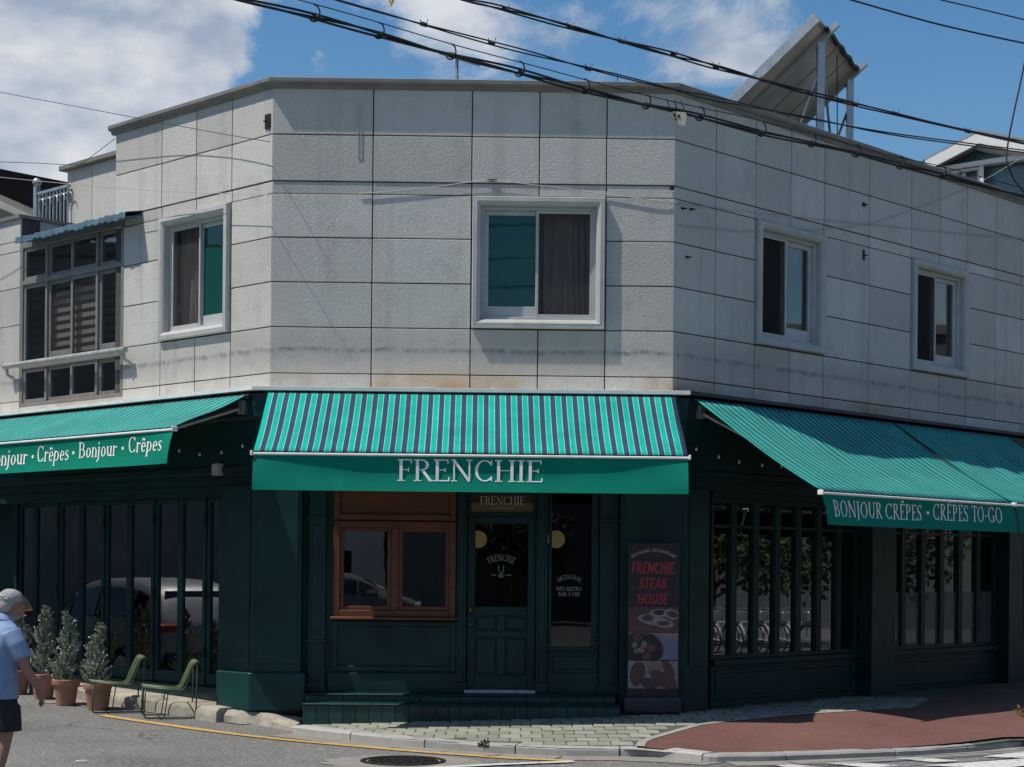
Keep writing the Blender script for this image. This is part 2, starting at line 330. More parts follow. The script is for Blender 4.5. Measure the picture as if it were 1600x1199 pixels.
M = dict(
    granite=granite(), stripes=stripes(), wood=wood(),
    core=mat('mortar_joint', (.065, .065, .065), .9),
    moulding=mat('stone_moulding', (.45, .445, .42), .6, var=.28, sc=4, bump=.12, bsc=80, fine=.15),
    cornice=mat('cornice_metal', (.19, .178, .158), .5, var=.22, sc=4),
    alu=mat('white_aluminium', (.46, .47, .46), .4, var=.12),
    bronze=mat('bronze_aluminium', (.20, .19, .175), .42, var=.15),
    flash=mat('white_flashing', (.80, .79, .76), .45, var=.12),
    green=mat('dark_green_paint', (.0035, .036, .036), .45, var=.34, sc=1.7, bump=.12, bsc=22, spec=.34),
    green2=mat('dark_green_tile', (.010, .046, .046), .36, var=.2, sc=5, rnd=.22),
    valance=mat('green_valance_canvas', (.0, .205, .135), .8, var=.10, sc=3, spec=.15, bump=.08, bsc=200),
    white=mat('white_print', (.88, .90, .86), .6, var=.05),
    gold=mat('gold_print', (.50, .42, .27), .5, var=.1),
    pale=mat('pale_print', (.36, .37, .36), .6, var=.1),
    asphalt=asphalt('road_asphalt', (.125, .124, .118), (.168, .166, .156), (.38, .38, .36)),
    red=asphalt('red_paving', (.125, .052, .041), (.165, .082, .066), (.25, .16, .135), 55.0, .5),
    paver=mat('paver_concrete', (.25, .255, .20), .85, var=.22, sc=9, bump=.3, bsc=70, rnd=.20, fine=.25, fsc=120),
    bed=mat('paver_bed', (.085, .09, .065), .95),
    kerb=mat('kerb_granite', (.33, .325, .30), .8, var=.28, sc=5, bump=.35, bsc=60, rnd=.15, fine=.3),
    gutter=mat('gutter_concrete', (.23, .215, .185), .9, var=.3, sc=4, bump=.4, bsc=60, fine=.3),
    rough=mat('rough_concrete', (.34, .31, .25), .9, var=.45, sc=5, bump=.9, bsc=18, fine=.35, fsc=60),
    yellow=worn_paint('yellow_road_paint', (.60, .37, .10)), roadwhite=worn_paint('white_road_paint', (.62, .62, .58)),
    iron=mat('cast_iron', (.035, .032, .030), .55, metal=.6, var=.4, sc=20),
    terra=mat('terracotta', (.36, .185, .125), .85, var=.2, sc=7, bump=.15, bsc=50, rnd=.08),
    soil=mat('soil', (.05, .035, .025), .95),
    foliage=mat('grey_green_foliage', (.31, .36, .285), .7, var=.4, sc=14, rnd=.12),
    leaf=mat('leaf_green', (.055, .085, .03), .7, var=.45, sc=3),
    bark=mat('bark', (.09, .07, .05), .9, var=.3, sc=10),
    chair=mat('green_enamel', (.030, .055, .028), .45), cord=mat('olive_cord', (.075, .105, .032), .55, var=.2),
    black=mat('black_rubber', (.012, .012, .013), .6), steel=mat('galvanised_steel', (.42, .43, .43), .38, metal=.7, var=.15),
    panelback=mat('panel_insulation', (.46, .44, .39), .75, var=.2, sc=2), blue=mat('blue_roof_sheet', (.065, .125, .17), .6, var=.45, sc=5),
    glass_shop=glass('shop_glass', (.55, .6, .58), .21), glass_serving=glass('serving_glass', (.5, .55, .53), .17), glass_front=glass('entrance_glass', (.5, .55, .53), .055), glass_dark=glass('window_glass', (.78, .82, .80), .10),
    glass_teal=glass('teal_window_glass', (.10, .30, .28), .042, (.010, .088, .074), .80),
    glass_frost=glass('frosted_glass', (.5, .5, .5), .05, (.10, .115, .115), .92),
    screen=glass('insect_screen', (.80, .79, .78), .042, (.09, .087, .086), .22, gloss=False),
    curtain=mat('taupe_curtain', (.62, .56, .54), .9, var=.12), blind=mat('zebra_blind', (.66, .66, .63), .8),
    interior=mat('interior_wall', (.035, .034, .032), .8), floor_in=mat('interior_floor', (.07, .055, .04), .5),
    globe=emit('globe_lamp', (.72, .50, .24), .28), bulb=emit('small_bulb', (.45, .43, .38), .05),
    skin=mat('skin', (.30, .165, .115), .55, var=.08), shirt=mat('light_blue_shirt', (.20, .285, .46), .85, var=.1, sc=12, bump=.25, bsc=14),
    shorts=mat('navy_shorts', (.012, .013, .020), .85), hair=mat('grey_hair', (.40, .395, .38), .85, var=.22, sc=30, bump=.9, bsc=150),
    carpaint=mat('silver_car_paint', (.25, .255, .26), .4, metal=.2, var=.02, sc=1), cardark=mat('car_window', (.012, .013, .015), .08),
    redlamp=mat('red_lamp', (.35, .02, .015), .3), tyre=mat('tyre', (.02, .02, .02), .8),
    house=mat('pale_render', (.50, .48, .44), .85, var=.1, sc=1.5, bump=.1), housemid=mat('grey_house_render', (.26, .26, .25), .85, var=.25, sc=.8), housedark=mat('dark_house_render', (.12, .12, .12), .85, var=.2),
    whitewall=mat('white_painted_board', (.72, .71, .68), .6, var=.06), roofdark=mat('black_metal_roof', (.008, .008, .011), .85, var=.3, spec=.1), cream=mat('cream_board', (.66, .63, .50), .6, var=.08),
    greyboard=mat('grey_eave_board', (.24, .22, .20), .7), cable=mat('black_cable', (.010, .010, .012), .55), wire=mat('pale_wire', (.42, .43, .43), .5),
    tagm=mat('cream_cable_tag', (.55, .50, .38), .6), bannerblack=mat('banner_print_black', (.022, .017, .021), .6, var=.15), bannerred=mat('banner_print_red', (.36, .030, .035), .6),
    food1=mat('print_plate', (.24, .21, .22), .6, var=.5, sc=55), food2=mat('print_meat', (.085, .045, .045), .6, var=.5, sc=55), food3=mat('print_pan', (.020, .019, .021), .6, var=.5, sc=55),
    food4=mat('print_cloth', (.17, .17, .27), .6, var=.1), food5=mat('print_garlic', (.21, .155, .115), .6, var=.5, sc=55), food6=mat('print_wood', (.115, .052, .045), .6, var=.5, sc=55),
    standm=mat('banner_stand_metal', (.035, .04, .055), .4, metal=.3), brass=mat('brass', (.45, .33, .12), .3, metal=.9),
    yellowsign=mat('yellow_sign', (.55, .40, .03), .5), signred=mat('sign_red', (.5, .02, .02), .5),
)

# ------------------------------------------------------------------ lettering (stroke-built, no font files)
def glyphs():
    def S(x, y0=0., y1=1.): return ('v', x, y0, y1)
    def sf(x, y, h=.15): return ('s', x - h, x + h, y)
    def arc(cx, cy, rx, ry, a0, a1): return ('a', cx, cy, rx, ry, a0, a1)
    def h(x0, x1, y): return ('h', x0, x1, y)
    def d(x0, y0, x1, y1, k): return ('d', x0, y0, x1, y1, k)
    def tk(x, y0, y1): return ('t', x, y0, y1)
    G = {}
    G['F'] = (.60, [S(.14), h(.0, .56, .975), h(.14, .44, .52), tk(.55, .82, .99), tk(.44, .43, .61), sf(.14, .02)])
    G['E'] = (.64, [S(.14), h(.0, .58, .975), h(.14, .46, .52), h(.0, .62, .025), tk(.57, .82, .99), tk(.46, .43, .61), tk(.61, .01, .19)])
    G['L'] = (.60, [S(.14), h(.0, .58, .025), sf(.14, .98), tk(.57, .01, .2)])
    G['R'] = (.74, [S(.14), h(.0, .34, .975), arc(.32, .745, .27, .23, -90, 90), h(.14, .34, .515), d(.34, .52, .68, .0, 1), sf(.14, .02), sf(.69, .02, .08)])
    G['P'] = (.66, [S(.14), h(.0, .34, .975), arc(.32, .725, .28, .25, -90, 90), h(.14, .34, .475), sf(.14, .02)])
    G['B'] = (.70, [S(.14), h(.0, .34, .975), arc(.32, .755, .24, .22, -90, 90), h(.14, .36, .53), arc(.34, .278, .29, .253, -90, 90), h(.0, .36, .025)])
    G['N'] = (.86, [('tv', .12, 0, 1), d(.10, 1, .74, 0, 1), ('tv', .74, 0, 1), sf(.12, .02, .12), sf(.74, .98, .12), sf(.08, .98, .08)])
    G['C'] = (.80, [arc(.44, .5, .38, .485, 42, 318), tk(.71, .74, .98), tk(.71, .03, .24)])
    G['G'] = (.86, [arc(.44, .5, .38, .485, 42, 310), tk(.71, .74, .98), S(.70, .08, .42), sf(.70, .42, .12)])
    G['O'] = (.88, [arc(.44, .5, .38, .485, 0, 360)])
    G['H'] = (.84, [S(.14), S(.68), h(.14, .68, .52), sf(.14, .02), sf(.14, .98), sf(.68, .02), sf(.68, .98)])
    G['I'] = (.32, [S(.15), sf(.15, .02), sf(.15, .98)])
    G['J'] = (.42, [S(.22, -.02, 1), arc(.06, -.02, .16, .16, -100, 0), sf(.22, .98)])
    G['U'] = (.80, [S(.14, .3, 1), arc(.40, .3, .26, .285, 180, 360), ('tv', .66, .3, 1), sf(.14, .98, .13), sf(.66, .98, .11)])
    G['T'] = (.68, [S(.33), h(.0, .66, .975), tk(.01, .8, .99), tk(.65, .8, .99), sf(.33, .02)])
    G['A'] = (.80, [d(.06, 0, .38, 1, 0), d(.38, 1, .72, 0, 1), h(.18, .60, .35), sf(.07, .02, .1), sf(.72, .02, .12)])
    G['V'] = (.78, [d(.06, 1, .38, 0, 1), d(.38, 0, .70, 1, 0), sf(.07, .98, .12), sf(.70, .98, .1)])
    G['K'] = (.78, [S(.14), d(.14, .45, .62, 1, 0), d(.30, .60, .70, 0, 1), sf(.14, .02), sf(.14, .98), sf(.62, .98, .1), sf(.70, .02, .1)])
    G['S'] = (.58, [('c', [(.50, .80), (.42, .94), (.27, .975), (.13, .90), (.09, .76), (.17, .62), (.32, .50), (.45, .38), (.50, .24), (.43, .08), (.27, .025), (.13, .07), (.06, .21)], [.04, .05, .05, .09, .12, .14, .15, .14, .12, .09, .05, .05, .04]), tk(.51, .76, .97), tk(.05, .03, .24)])
    G['-'] = (.34, [('h2', .03, .29, .40)])
    G['.'] = (.50, [('dot', .24, .42, .11)])
    G[' '] = (.30, [])
    x = .62
    G['o'] = (.56, [arc(.27, x / 2, .23, x / 2 - .01, 0, 360)])
    G['n'] = (.60, [S(.12, 0, x), arc(.31, x - .22, .17, .21, 0, 130), S(.48, 0, x - .2), sf(.12, .02, .11), sf(.48, .02, .11), sf(.07, x - .01, .07)])
    G['j'] = (.28, [S(.15, -.15, x), arc(.0, -.15, .15, .16, -100, 0), sf(.10, x - .01, .08), ('dot', .15, .85, .075)])
    G['u'] = (.60, [S(.12, .2, x), arc(.29, .2, .17, .19, 180, 330), S(.48, 0, x), sf(.07, x - .01, .08), sf(.43, x - .01, .08), sf(.53, .02, .08)])
    G['r'] = (.44, [S(.12, 0, x), arc(.30, x - .18, .18, .16, 40, 150), ('dot', .38, x - .08, .06), sf(.12, .02, .12), sf(.07, x - .01, .07)])
    G['e'] = (.52, [arc(.26, x / 2, .22, x / 2 - .01, 0, 315), h(.05, .46, x / 2 + .02)])
    G['p'] = (.58, [S(.12, -.3, x), arc(.28, x / 2, .23, x / 2 - .01, -140, 140), sf(.12, -.28, .12), sf(.07, x - .01, .07)])
    G['s'] = (.42, [('c', [(q[0] * .74, q[1] * x) for q in [(.50, .80), (.42, .94), (.27, .975), (.13, .90), (.09, .76), (.17, .62), (.32, .50), (.45, .38), (.50, .24), (.43, .08), (.27, .025), (.13, .07), (.06, .21)]], [.04, .05, .05, .08, .10, .12, .12, .12, .10, .08, .05, .05, .04])])
    for a, b, dy in (('Ê', 'E', 1.08), ('ê', 'e', .72), ('ô', 'o', .72)):
        w_, st = G[b]; cx = w_ / 2 - .02; G[a] = (w_, st + [('n', cx - .14, dy, cx, dy + .14), ('n', cx + .14, dy, cx, dy + .14)])
    w_, st = G['E']; G['É'] = (w_, st + [('n', .25, 1.08, .42, 1.2)]); w_, st = G['A']; G['À'] = (w_, st + [('n', .30, 1.2, .45, 1.08)])
    return G
GL = glyphs()
def text_polys(txt, T=.125, t=.045, serif=True, track=.06):
    """list of (glyph start, glyph width, polygons) in cap-height units"""
    out = []; x = 0.0
    def ribbon(pts, ws):
        l, r_ = [], []
        for i, p in enumerate(pts):
            a = pts[max(0, i - 1)]; b = pts[min(len(pts) - 1, i + 1)]; tx, ty = b[0] - a[0], b[1] - a[1]; n_ = math.hypot(tx, ty) or 1
            nx, ny = -ty / n_ * ws[i] / 2, tx / n_ * ws[i] / 2; l.append((p[0] + nx, p[1] + ny)); r_.append((p[0] - nx, p[1] - ny))
        return [[l[i], r_[i], r_[i + 1], l[i + 1]] for i in range(len(pts) - 1)]
    def rect(x0, x1, y0, y1): return [(x0, y0), (x1, y0), (x1, y1), (x0, y1)]
    for ch in txt:
        w_, st = GL[ch]; P = []
        for q in st:
            k = q[0]
            if k == 'v': P.append(rect(q[1] - T / 2, q[1] + T / 2, q[2], q[3]))
            elif k == 'tv': P.append(rect(q[1] - t * .65, q[1] + t * .65, q[2], q[3]))
            elif k == 'h':
                x0 = q[1] if serif else max(q[1], .14 if q[1] == 0 and ch not in 'T' else q[1]); P.append(rect(x0, q[2], q[3] - t / 2, q[3] + t / 2))
            elif k == 'h2': P.append(rect(q[1], q[2], q[3] - t * .7, q[3] + t * .7))
            elif k == 's':
                if serif: P.append(rect(q[1], q[2], q[3] - t * .42, q[3] + t * .42))
            elif k == 't':
                if serif: P.append(rect(q[1] - t * .5, q[1] + t * .5, q[2], q[3]))
            elif k == 'd':
                ww = (T if q[5] else t) * .95; P += ribbon([(q[1], q[2]), (q[3], q[4])], [ww, ww])
            elif k == 'n': P += ribbon([(q[1], q[2]), (q[3], q[4])], [t * 1.9, t * 1.9])
            elif k == 'a':
                n_ = 22; pts = []; ws = []
                for i in range(n_ + 1):
                    a = R(q[5] + (q[6] - q[5]) * i / n_); pts.append((q[1] + (q[3] - T * .35) * math.cos(a), q[2] + (q[4] - t * .3) * math.sin(a))); ws.append(t + (T - t) * math.cos(a) ** 2)
                P += ribbon(pts, ws)
            elif k == 'c': P += ribbon(q[1], [max(t, w2 * T / .14) for w2 in q[2]])
            elif k == 'dot': P.append([(q[1] + q[3] * math.cos(2 * math.pi * i / 12), q[2] + q[3] * math.sin(2 * math.pi * i / 12)) for i in range(12)])
        out.append((x, w_, P)); x += w_ + track
    return out, x - track
def text_mesh(fn, txt, x0, x1, zb, cap, T=.125, t=.045, serif=True, shear=0., arc_r=None, gap=0.0008):
    """fn(u, lift, z) -> world; text fills u from x0 to x1, baseline zb (number or (left, right))"""
    gl, W = text_polys(txt, T, t, serif); mb = MB(); sx = (x1 - x0) / W; k = 0
    for gx, gw, P in gl:
        for poly in P:
            k += 1; vs_ = []
            for (a, b) in poly:
                if arc_r:
                    cx = gx + gw / 2; th = ((cx / W) - .5) * (x1 - x0) / arc_r; lx = (a - gw / 2) * sx; lz = b * cap
                    u = (x0 + x1) / 2 + (arc_r + lz) * math.sin(th) + lx * math.cos(th); z = zb - arc_r + (arc_r + lz) * math.cos(th) - lx * math.sin(th)
                else:
                    u = x0 + (gx + a + shear * b) * sx; zz = zb if not isinstance(zb, tuple) else zb[0] + (zb[1] - zb[0]) * (u - x0) / (x1 - x0); z = zz + b * cap
                vs_.append(fn(u, gap + .00006 * (k % 23), z))
            mb.add(vs_, [tuple(range(len(vs_)))])
    return mb

# ================================================================== THE SETTING
def interp(pts, s):
    s *= len(pts) - 1; i = min(int(s), len(pts) - 2); f = s - i; return pts[i] * (1 - f) + pts[i + 1] * f
def resample(pts, n):
    L_ = [0]
    for a, b in zip(pts, pts[1:]): L_.append(L_[-1] + (b - a).length)
    out = []
    for k in range(n):
        t = L_[-1] * k / (n - 1); i = 0
        while i < len(pts) - 2 and L_[i + 1] < t: i += 1
        f = (t - L_[i]) / max(1e-9, L_[i + 1] - L_[i]); out.append(pts[i].lerp(pts[i + 1], min(1, f)))
    return out
ZR = -0.10                                # road level
KT = -0.02                                # kerb top
gx = [-260, -60, -25, -14] + [-10 + .5 * i for i in range(37)] + [12, 25, 60, 260]; gy = [-160, -40, 0, 8, 12] + [13 + .4 * i for i in range(36)] + [30, 45, 80, 400]
g = MB(); g.add([(x, y, zr(x, y)) for x in gx for y in gy], [(i * len(gy) + j, (i + 1) * len(gy) + j, (i + 1) * len(gy) + j + 1, i * len(gy) + j + 1) for i in range(len(gx) - 1) for j in range(len(gy) - 1)])
tag(ob('road', g, M['asphalt']), 'grey speckled asphalt road crossing in front of the restaurant', None, None, 'structure')

kerb_px = [(457, 1136), (536, 1145), (634, 1155), (750, 1164), (878, 1170), (1000, 1172), (1060, 1177), (1112, 1184), (1200, 1183), (1300, 1179.5), (1420, 1175), (1525, 1168), (1600, 1160)]
KP = [ground(x, y, KT) for x, y in kerb_px]
KP += [Vector((6.6, 18.1, KT)), Vector((8.4, 19.7, KT)), Vector((13, 24.4, KT)), Vector((24, 35.6, KT))]
def zs(x, y):                             # sidewalk level
    t = min(1, max(0, (x + 2.4) / 4.2)); yk = 16.6 if x < 5 else 16.6 + (x - 5) * 1.0
    f = min(1, max(0, (y - yk) / 2.8)); return KT + (-.04 + .15 * t) * f
K2 = resample(KP, 60)
gc = [cross(FL, FF, .2, .2), cross(FF, FR, .2, .2)]
wall_line = [Vector((gc[0].x + .5, gc[0].y + .05, 0)), Vector((gc[0].x + 1.2, gc[0].y + .08, 0)), Vector((-.6, gc[0].y + .1, 0)), Vector((gc[1].x, gc[1].y, 0))] + [Vector((*(FR.P + FR.d * u_ + FR.n * .1), 0)) for u_ in (2, 4, 6.5, 9, 14, 24)]
W2 = resample(wall_line, 60)
mb = MB(); nx = 10; vs_ = []
for a, b in zip(K2, W2):
    for j in range(nx + 1):
        p = a.lerp(b, j / nx); vs_.append((p.x, p.y, zs(p.x, p.y)))
mb.add(vs_, [(i * (nx + 1) + j, (i + 1) * (nx + 1) + j, (i + 1) * (nx + 1) + j + 1, i * (nx + 1) + j + 1) for i in range(59) for j in range(nx)])
side = ob('sidewalk', mb, M['bed']); tag(side, 'raised pavement corner of small pale blocks before the restaurant', None, None, 'structure')

# red paving sheet between kerb and the pale dividing strip
div_px = [(1000, 1168), (1004, 1161), (1094, 1143), (1199, 1135), (1360, 1124)]
DV = [ground(x, y, .0) for x, y in div_px] + [ground(1420, 1115, .05)] + [Vector((*(FR.P + FR.d * u_ + FR.n * .2), 0)) for u_ in (FR.u(1500, 1082, .2), 9, 14, 24)]
ks = [i for i, p in enumerate(K2) if p.x > DV[0].x]
D2 = resample(DV, 90); K3 = resample([p for p in K2 if p.x > DV[0].x - .05], 90)
mb = MB(); vs_ = []
for a, b in zip(K3, D2):
    for j in range(nx + 1):
        p = (a + (b - a).normalized() * .09).lerp(b, j / nx); vs_.append((p.x, p.y, zs(p.x, p.y) + .022))
mb.add(vs_, [(i * (nx + 1) + j, (i + 1) * (nx + 1) + j, (i + 1) * (nx + 1) + j + 1, i * (nx + 1) + j + 1) for i in range(89) for j in range(nx)])
tag(ob('red_pavement', mb, M['red']), 'worn red paving curving along the kerb at right', None, None, 'structure')
mb = MB()
for a, b in zip(D2[:19], D2[1:20]):
    nrm = Vector((-(b - a).y, (b - a).x, 0)).normalized() * .045
    q = [a - nrm, b - nrm, b + nrm, a + nrm]; mb.add([(p.x, p.y, zs(p.x, p.y) + .028) for p in q], [(0, 1, 2, 3)])
ob('edging_strip', mb, M['kerb'], side)

# pavers
def inside(poly, x, y):
    c = False; j = len(poly) - 1
    for i in range(len(poly)):
        a, b = poly[i], poly[j]
        if (a.y > y) != (b.y > y) and x < (b.x - a.x) * (y - a.y) / (b.y - a.y) + a.x: c = not c
        j = i
    return c
reg = [p for p in K2 if p.x < 1.6] + [p for p in D2 if p.y < 23] + [p for p in reversed(W2) if p.y < 23]
pm = None; PW, PD = .226, .30
row = 0; y = 16.2; ncount = 0
while y < 22.5:
    x = -2.6 + (PW / 2 if row % 2 else 0)
    while x < 6.5:
        okc = all(inside(reg, x + dx, y + dy) for dx in (-.1, .1) for dy in (-.13, .13))
        far = (Vector((x, y, 0)) - Vector((x, y, 0))).length
        if okc and ncount < 300:
            if pm is None:
                b = MB().box(-PW / 2 + .006, PW / 2 - .006, -PD / 2 + .006, PD / 2 - .006, -.03, .012)
                o = ob('paver', b, M['paver'], side, bevel=.007); pm = o.data
            else:
                o = bpy.data.objects.new('paver', pm); C.objects.link(o); o.parent = side
            o.location = (x, y, zs(x, y) + random.uniform(-.002, .003)); o.rotation_euler = (random.uniform(-.008, .008), random.uniform(-.01, .01), random.uniform(-.02, .02)); ncount += 1
        x += PW
    y += PD; row += 1

# kerb stones
Kd = resample(KP, 400); tot = sum((b - a).length for a, b in zip(Kd, Kd[1:])); step = tot / 399
i = 0
while i < 398:
    ln = random.uniform(.95, 1.1) if Kd[i].x < 1.4 else random.uniform(.9, 1.3); n_ = max(3, int(ln / step)); j = min(399, i + n_)
    seg = Kd[i:j + 1]; rings = []
    gap_ = .008
    for k, p in enumerate(seg):
        a = Kd[max(0, i + k - 1)]; b = Kd[min(399, i + k + 1)]; t = (b - a).normalized(); nr = Vector((-t.y, t.x, 0))
        if k == 0: p = p + t * gap_
        if k == len(seg) - 1: p = p - t * gap_
        jt = Vector((0, 0, random.uniform(-.003, .003)))
        z1 = .012 + (.014 if p.x > 1.5 else 0)
        rings.append([p + nr * -.01 + Vector((0, 0, -.2)), p + nr * -.005 + Vector((0, 0, z1 - .02)) + jt, p + nr * .015 + Vector((0, 0, z1)) + jt, p + nr * .15 + Vector((0, 0, z1 + .004)) + jt, p + nr * .15 + Vector((0, 0, -.2))])
    ob('kerb_stone', MB().loft(rings), M['kerb'], side); i = j
# gutter
mb = MB()
for a, b in zip(K2, K2[1:]):
    t = (b - a).normalized(); nr = Vector((t.y, -t.x, 0))
    mb.add([(p.x, p.y, zr(p.x, p.y) + .006) for p in (a + nr * (.34), b + nr * .34, b, a)], [(0, 1, 2, 3)])
tag(ob('gutter', mb, M['gutter']), 'sandy concrete gutter strip below the kerb', None, None, 'structure')

def strip(name, pts, wd, z, m, label):
    mb = MB(); q = resample([Vector((p.x, p.y, 0)) for p in pts], 40); l = []; r_ = []
    for i, p in enumerate(q):
        t = (q[min(39, i + 1)] - q[max(0, i - 1)]).normalized(); nr = Vector((-t.y, t.x, 0)) * wd / 2; l.append(p + nr); r_.append(p - nr)
    for i in range(39): mb.add([(v.x, v.y, zr(v.x, v.y) + z - ZR) for v in (l[i], r_[i], r_[i + 1], l[i + 1])], [(0, 1, 2, 3)])
    return tag(ob(name, mb, m), label, None, None, 'structure')
strip('yellow_road_line', [ground(*p) for p in ((160, 1119), (300, 1139.5), (469, 1159.5), (637, 1174.5), (787, 1185.5), (896, 1190.5))], .115, ZR + .010, M['yellow'], 'worn yellow painted line along the road edge')
strip('white_road_line', [ground(*p) for p in ((896, 1192), (790, 1196), (690, 1201), (560, 1208))], .115, ZR + .014, M['roadwhite'], 'short white painted line beside the manhole')
mb = MB()
for q in (((1397, 1187), (1440, 1185.5), (1500, 1191), (1460, 1193)), ((1536, 1184), (1600, 1176), (1640, 1180), (1600, 1187)), ((1442, 1198), (1600, 1187.5), (1660, 1192), (1560, 1203)), ((1290, 1194.5), (1340, 1193.5), (1420, 1199), (1360, 1202)), ((1205, 1197), (1240, 1196.5), (1300, 1203), (1240, 1203))):
    mb.add([ground(x, y) + Vector((0, 0, .012)) for x, y in q], [(3, 2, 1, 0)])
tag(ob('crossing_markings', mb, M['roadwhite']), 'worn white crossing bars painted on the road at right', None, None, 'structure')
# asphalt patch round the manhole
pc = ground(630, 1190)
mb = MB(); n_ = 28
mb.add([(pc.x + (1.0 + .13 * math.sin(3.1 * k)) * math.cos(2 * math.pi * k / n_) * (.75), pc.y - .1 + .62 * math.sin(2 * math.pi * k / n_), ZR + .004) for k in range(n_)], [tuple(range(n_))])
tag(ob('gutter_patch', mb, M['gutter']), 'pale concrete patch round the manhole cover', None, None, 'structure')
mh = thing('manhole_cover', (pc.x, pc.y, ZR), 'round dark cast iron manhole cover set in the road', 'manhole cover')
ob('cover_plate', MB().lathe([(0, .012), (.33, .012), (.34, .006), (.34, -.02)], 32, (pc.x, pc.y, ZR)), M['iron'], mh)
ob('cover_rim', MB().lathe([(.36, -.01), (.36, .013), (.41, .013), (.415, -.01)], 32, (pc.x, pc.y, ZR)), M['iron'], mh)
b = MB()
for r_, n_ in ((.08, 6), (.15, 10), (.22, 16), (.29, 22)):
    for k in range(n_):
        a = 2 * math.pi * k / n_ + r_ * 9; cx, cy = pc.x + r_ * math.cos(a), pc.y + r_ * math.sin(a); b.box(cx - .014, cx + .014, cy - .02, cy + .02, ZR + .012, ZR + .021)
tag(ob('cover_studs', b, M['iron'], mh), kind='stuff')

# ================================================================== THE BUILDING
bl = thing('restaurant_building', (-.5, 20, 0), 'two storey corner restaurant, grey granite upper floor over dark green shopfront', 'building')
ZT = FF.z(740, 141)                       # under the cornice
rows = [ZT] + [HC + q for q in (5.045, 4.498)] + [FF.z(1000, 309.5)] + [HC + q for q in (3.835, 3.310, 2.781, 2.238)] + [3.66]
cols = {'L': (FL, [FL.u(x, 400) for x in (193, 251.5, 305.5, 361)] + [0]),
        'F': (FF, [0] + [FF.u(x, 250) for x in (583, 737.5, 843, 948)] + [WF]),
        'R': (FR, [0] + [FR.u(x, 420) for x in (1118, 1180, 1235, 1287.5, 1358, 1424, 1468.5, 1511, 1557)] + [FR.u(1557, 420) + k * .78 for k in (1, 2, 3, 4, 5)])}
uT = FL.u(180, 300)
holes = {'L': [(1, 3)], 'F': [(2, 4)], 'R': [(2, 4), (6, 8)]}
def shell(fa, u0, u1, z0, z1, hs, o0, o1, name, m):
    us = sorted({u0, u1} | {h[0] for h in hs} | {h[1] for h in hs}); zz = sorted({z0, z1} | {h[2] for h in hs} | {h[3] for h in hs})
    mb = MB(fa.w)
    for a, b in zip(us, us[1:]):
        for c, d in zip(zz, zz[1:]):
            if not any(h[0] <= (a + b) / 2 <= h[1] and h[2] <= (c + d) / 2 <= h[3] for h in hs): mb.box(a, b, o0, o1, c, d)
    return ob(name, mb, m, bl, recalc=True)
PT = .03
for key, (fa, cs) in cols.items():
    hs = []
    for (i0, i1) in holes[key]: hs.append((cs[i0] + .06, cs[i1] - .06, rows[6] + .06, rows[3] - .06))
    e0 = -.02 if key == 'F' else 0
    shell(fa, (uT if key == 'L' else cs[0]), cs[-1], 3.4, ZT, hs, -.22, -.022, 'wall_core', M['core'])
    for r_ in range(len(rows) - 1):
        for c in range(len(cs) - 1):
            if any(i0 <= c < i1 for i0, i1 in holes[key]) and 3 <= r_ <= 5: continue
            u0, u1 = cs[c], cs[c + 1]
            if key == 'L' and c == 0 and r_ < 3: u0 = uT
            if key == 'L' and c == 0 and r_ == 2: pass
            j = .0068
            a = u0 + (j if u0 != 0 or key == 'L' else 0); b_ = u1 - (j if not (key == 'L' and u1 == 0) else 0)
            if key == 'F':
                if c == 0: a = 0.0
                if c == len(cs) - 2: b_ = u1
            tkn = random.uniform(-.0015, .0015)
            # mitre at the building corners so panels of two faces never share a plane
            z1, z0 = rows[r_] - j, rows[r_ + 1] + j
            fr_ = tkn - (.009 if r_ == 2 else 0); 
            f2 = MB()
            uo0 = a; uo1 = b_; 
            pts = [fa.w(uo0, fr_, z0), fa.w(uo1, fr_, z0), fa.w(uo1, fr_, z1), fa.w(uo0, fr_, z1)]
            sa = .012 if (key != 'L' and c == 0) else 0; sb = .012 if (key == 'F' and c == len(cs) - 2) or (key == 'L' and c == len(cs) - 2) else 0
            back = [fa.w(uo0 + sa, -PT, z0), fa.w(uo1 - sb, -PT, z0), fa.w(uo1 - sb, -PT, z1), fa.w(uo0 + sa, -PT, z1)]
            f2.add(pts + back, [(0, 1, 2, 3), (7, 6, 5, 4), (0, 4, 5, 1), (1, 5, 6, 2), (2, 6, 7, 3), (3, 7, 4, 0)])
            ob('stone_panel', f2, M['granite'], bl, bevel=.004)

# cornice, mitred round the corners
def sweep(name, prof, m, uL, uR, parent=bl, smooth=False, kinds='LABR'):
    rings = []
    for kind in kinds:
        ring = []
        for o_, z in prof:
            if kind == 'L': p = FL.P + FL.d * uL + FL.n * o_
            elif kind == 'A': p = cross(FL, FF, o_, o_)
            elif kind == 'B': p = cross(FF, FR, o_, o_)
            else: p = FR.P + FR.d * uR + FR.n * o_
            ring.append((p.x, p.y, z))
        rings.append(ring)
    return ob(name, MB().loft(rings), m, parent, smooth=smooth)
uRe = cols['R'][1][-1]
sweep('cornice', [(-.3, ZT - .01), (.025, ZT - .01), (.032, ZT + .025), (.072, ZT + .04), (.084, ZT + .055), (.084, ZT + .095), (.068, ZT + .105), (-.3, ZT + .105)], M['cornice'], uT - .06, uRe)
ZFL = FF.z(740, 613, .385)
fprof = [(.0, ZFL + .01), (.36, ZFL - .006), (.395, ZFL), (.395, ZFL + .042), (.37, ZFL + .046), (.0, ZFL + .07)]
sweep('roof_flashing', fprof, M['flash'], FL.u(-80, 640), uRe, kinds='LAB')
sweep('roof_flashing', fprof, M['standm'], FL.u(-80, 640), uRe, kinds='BR')
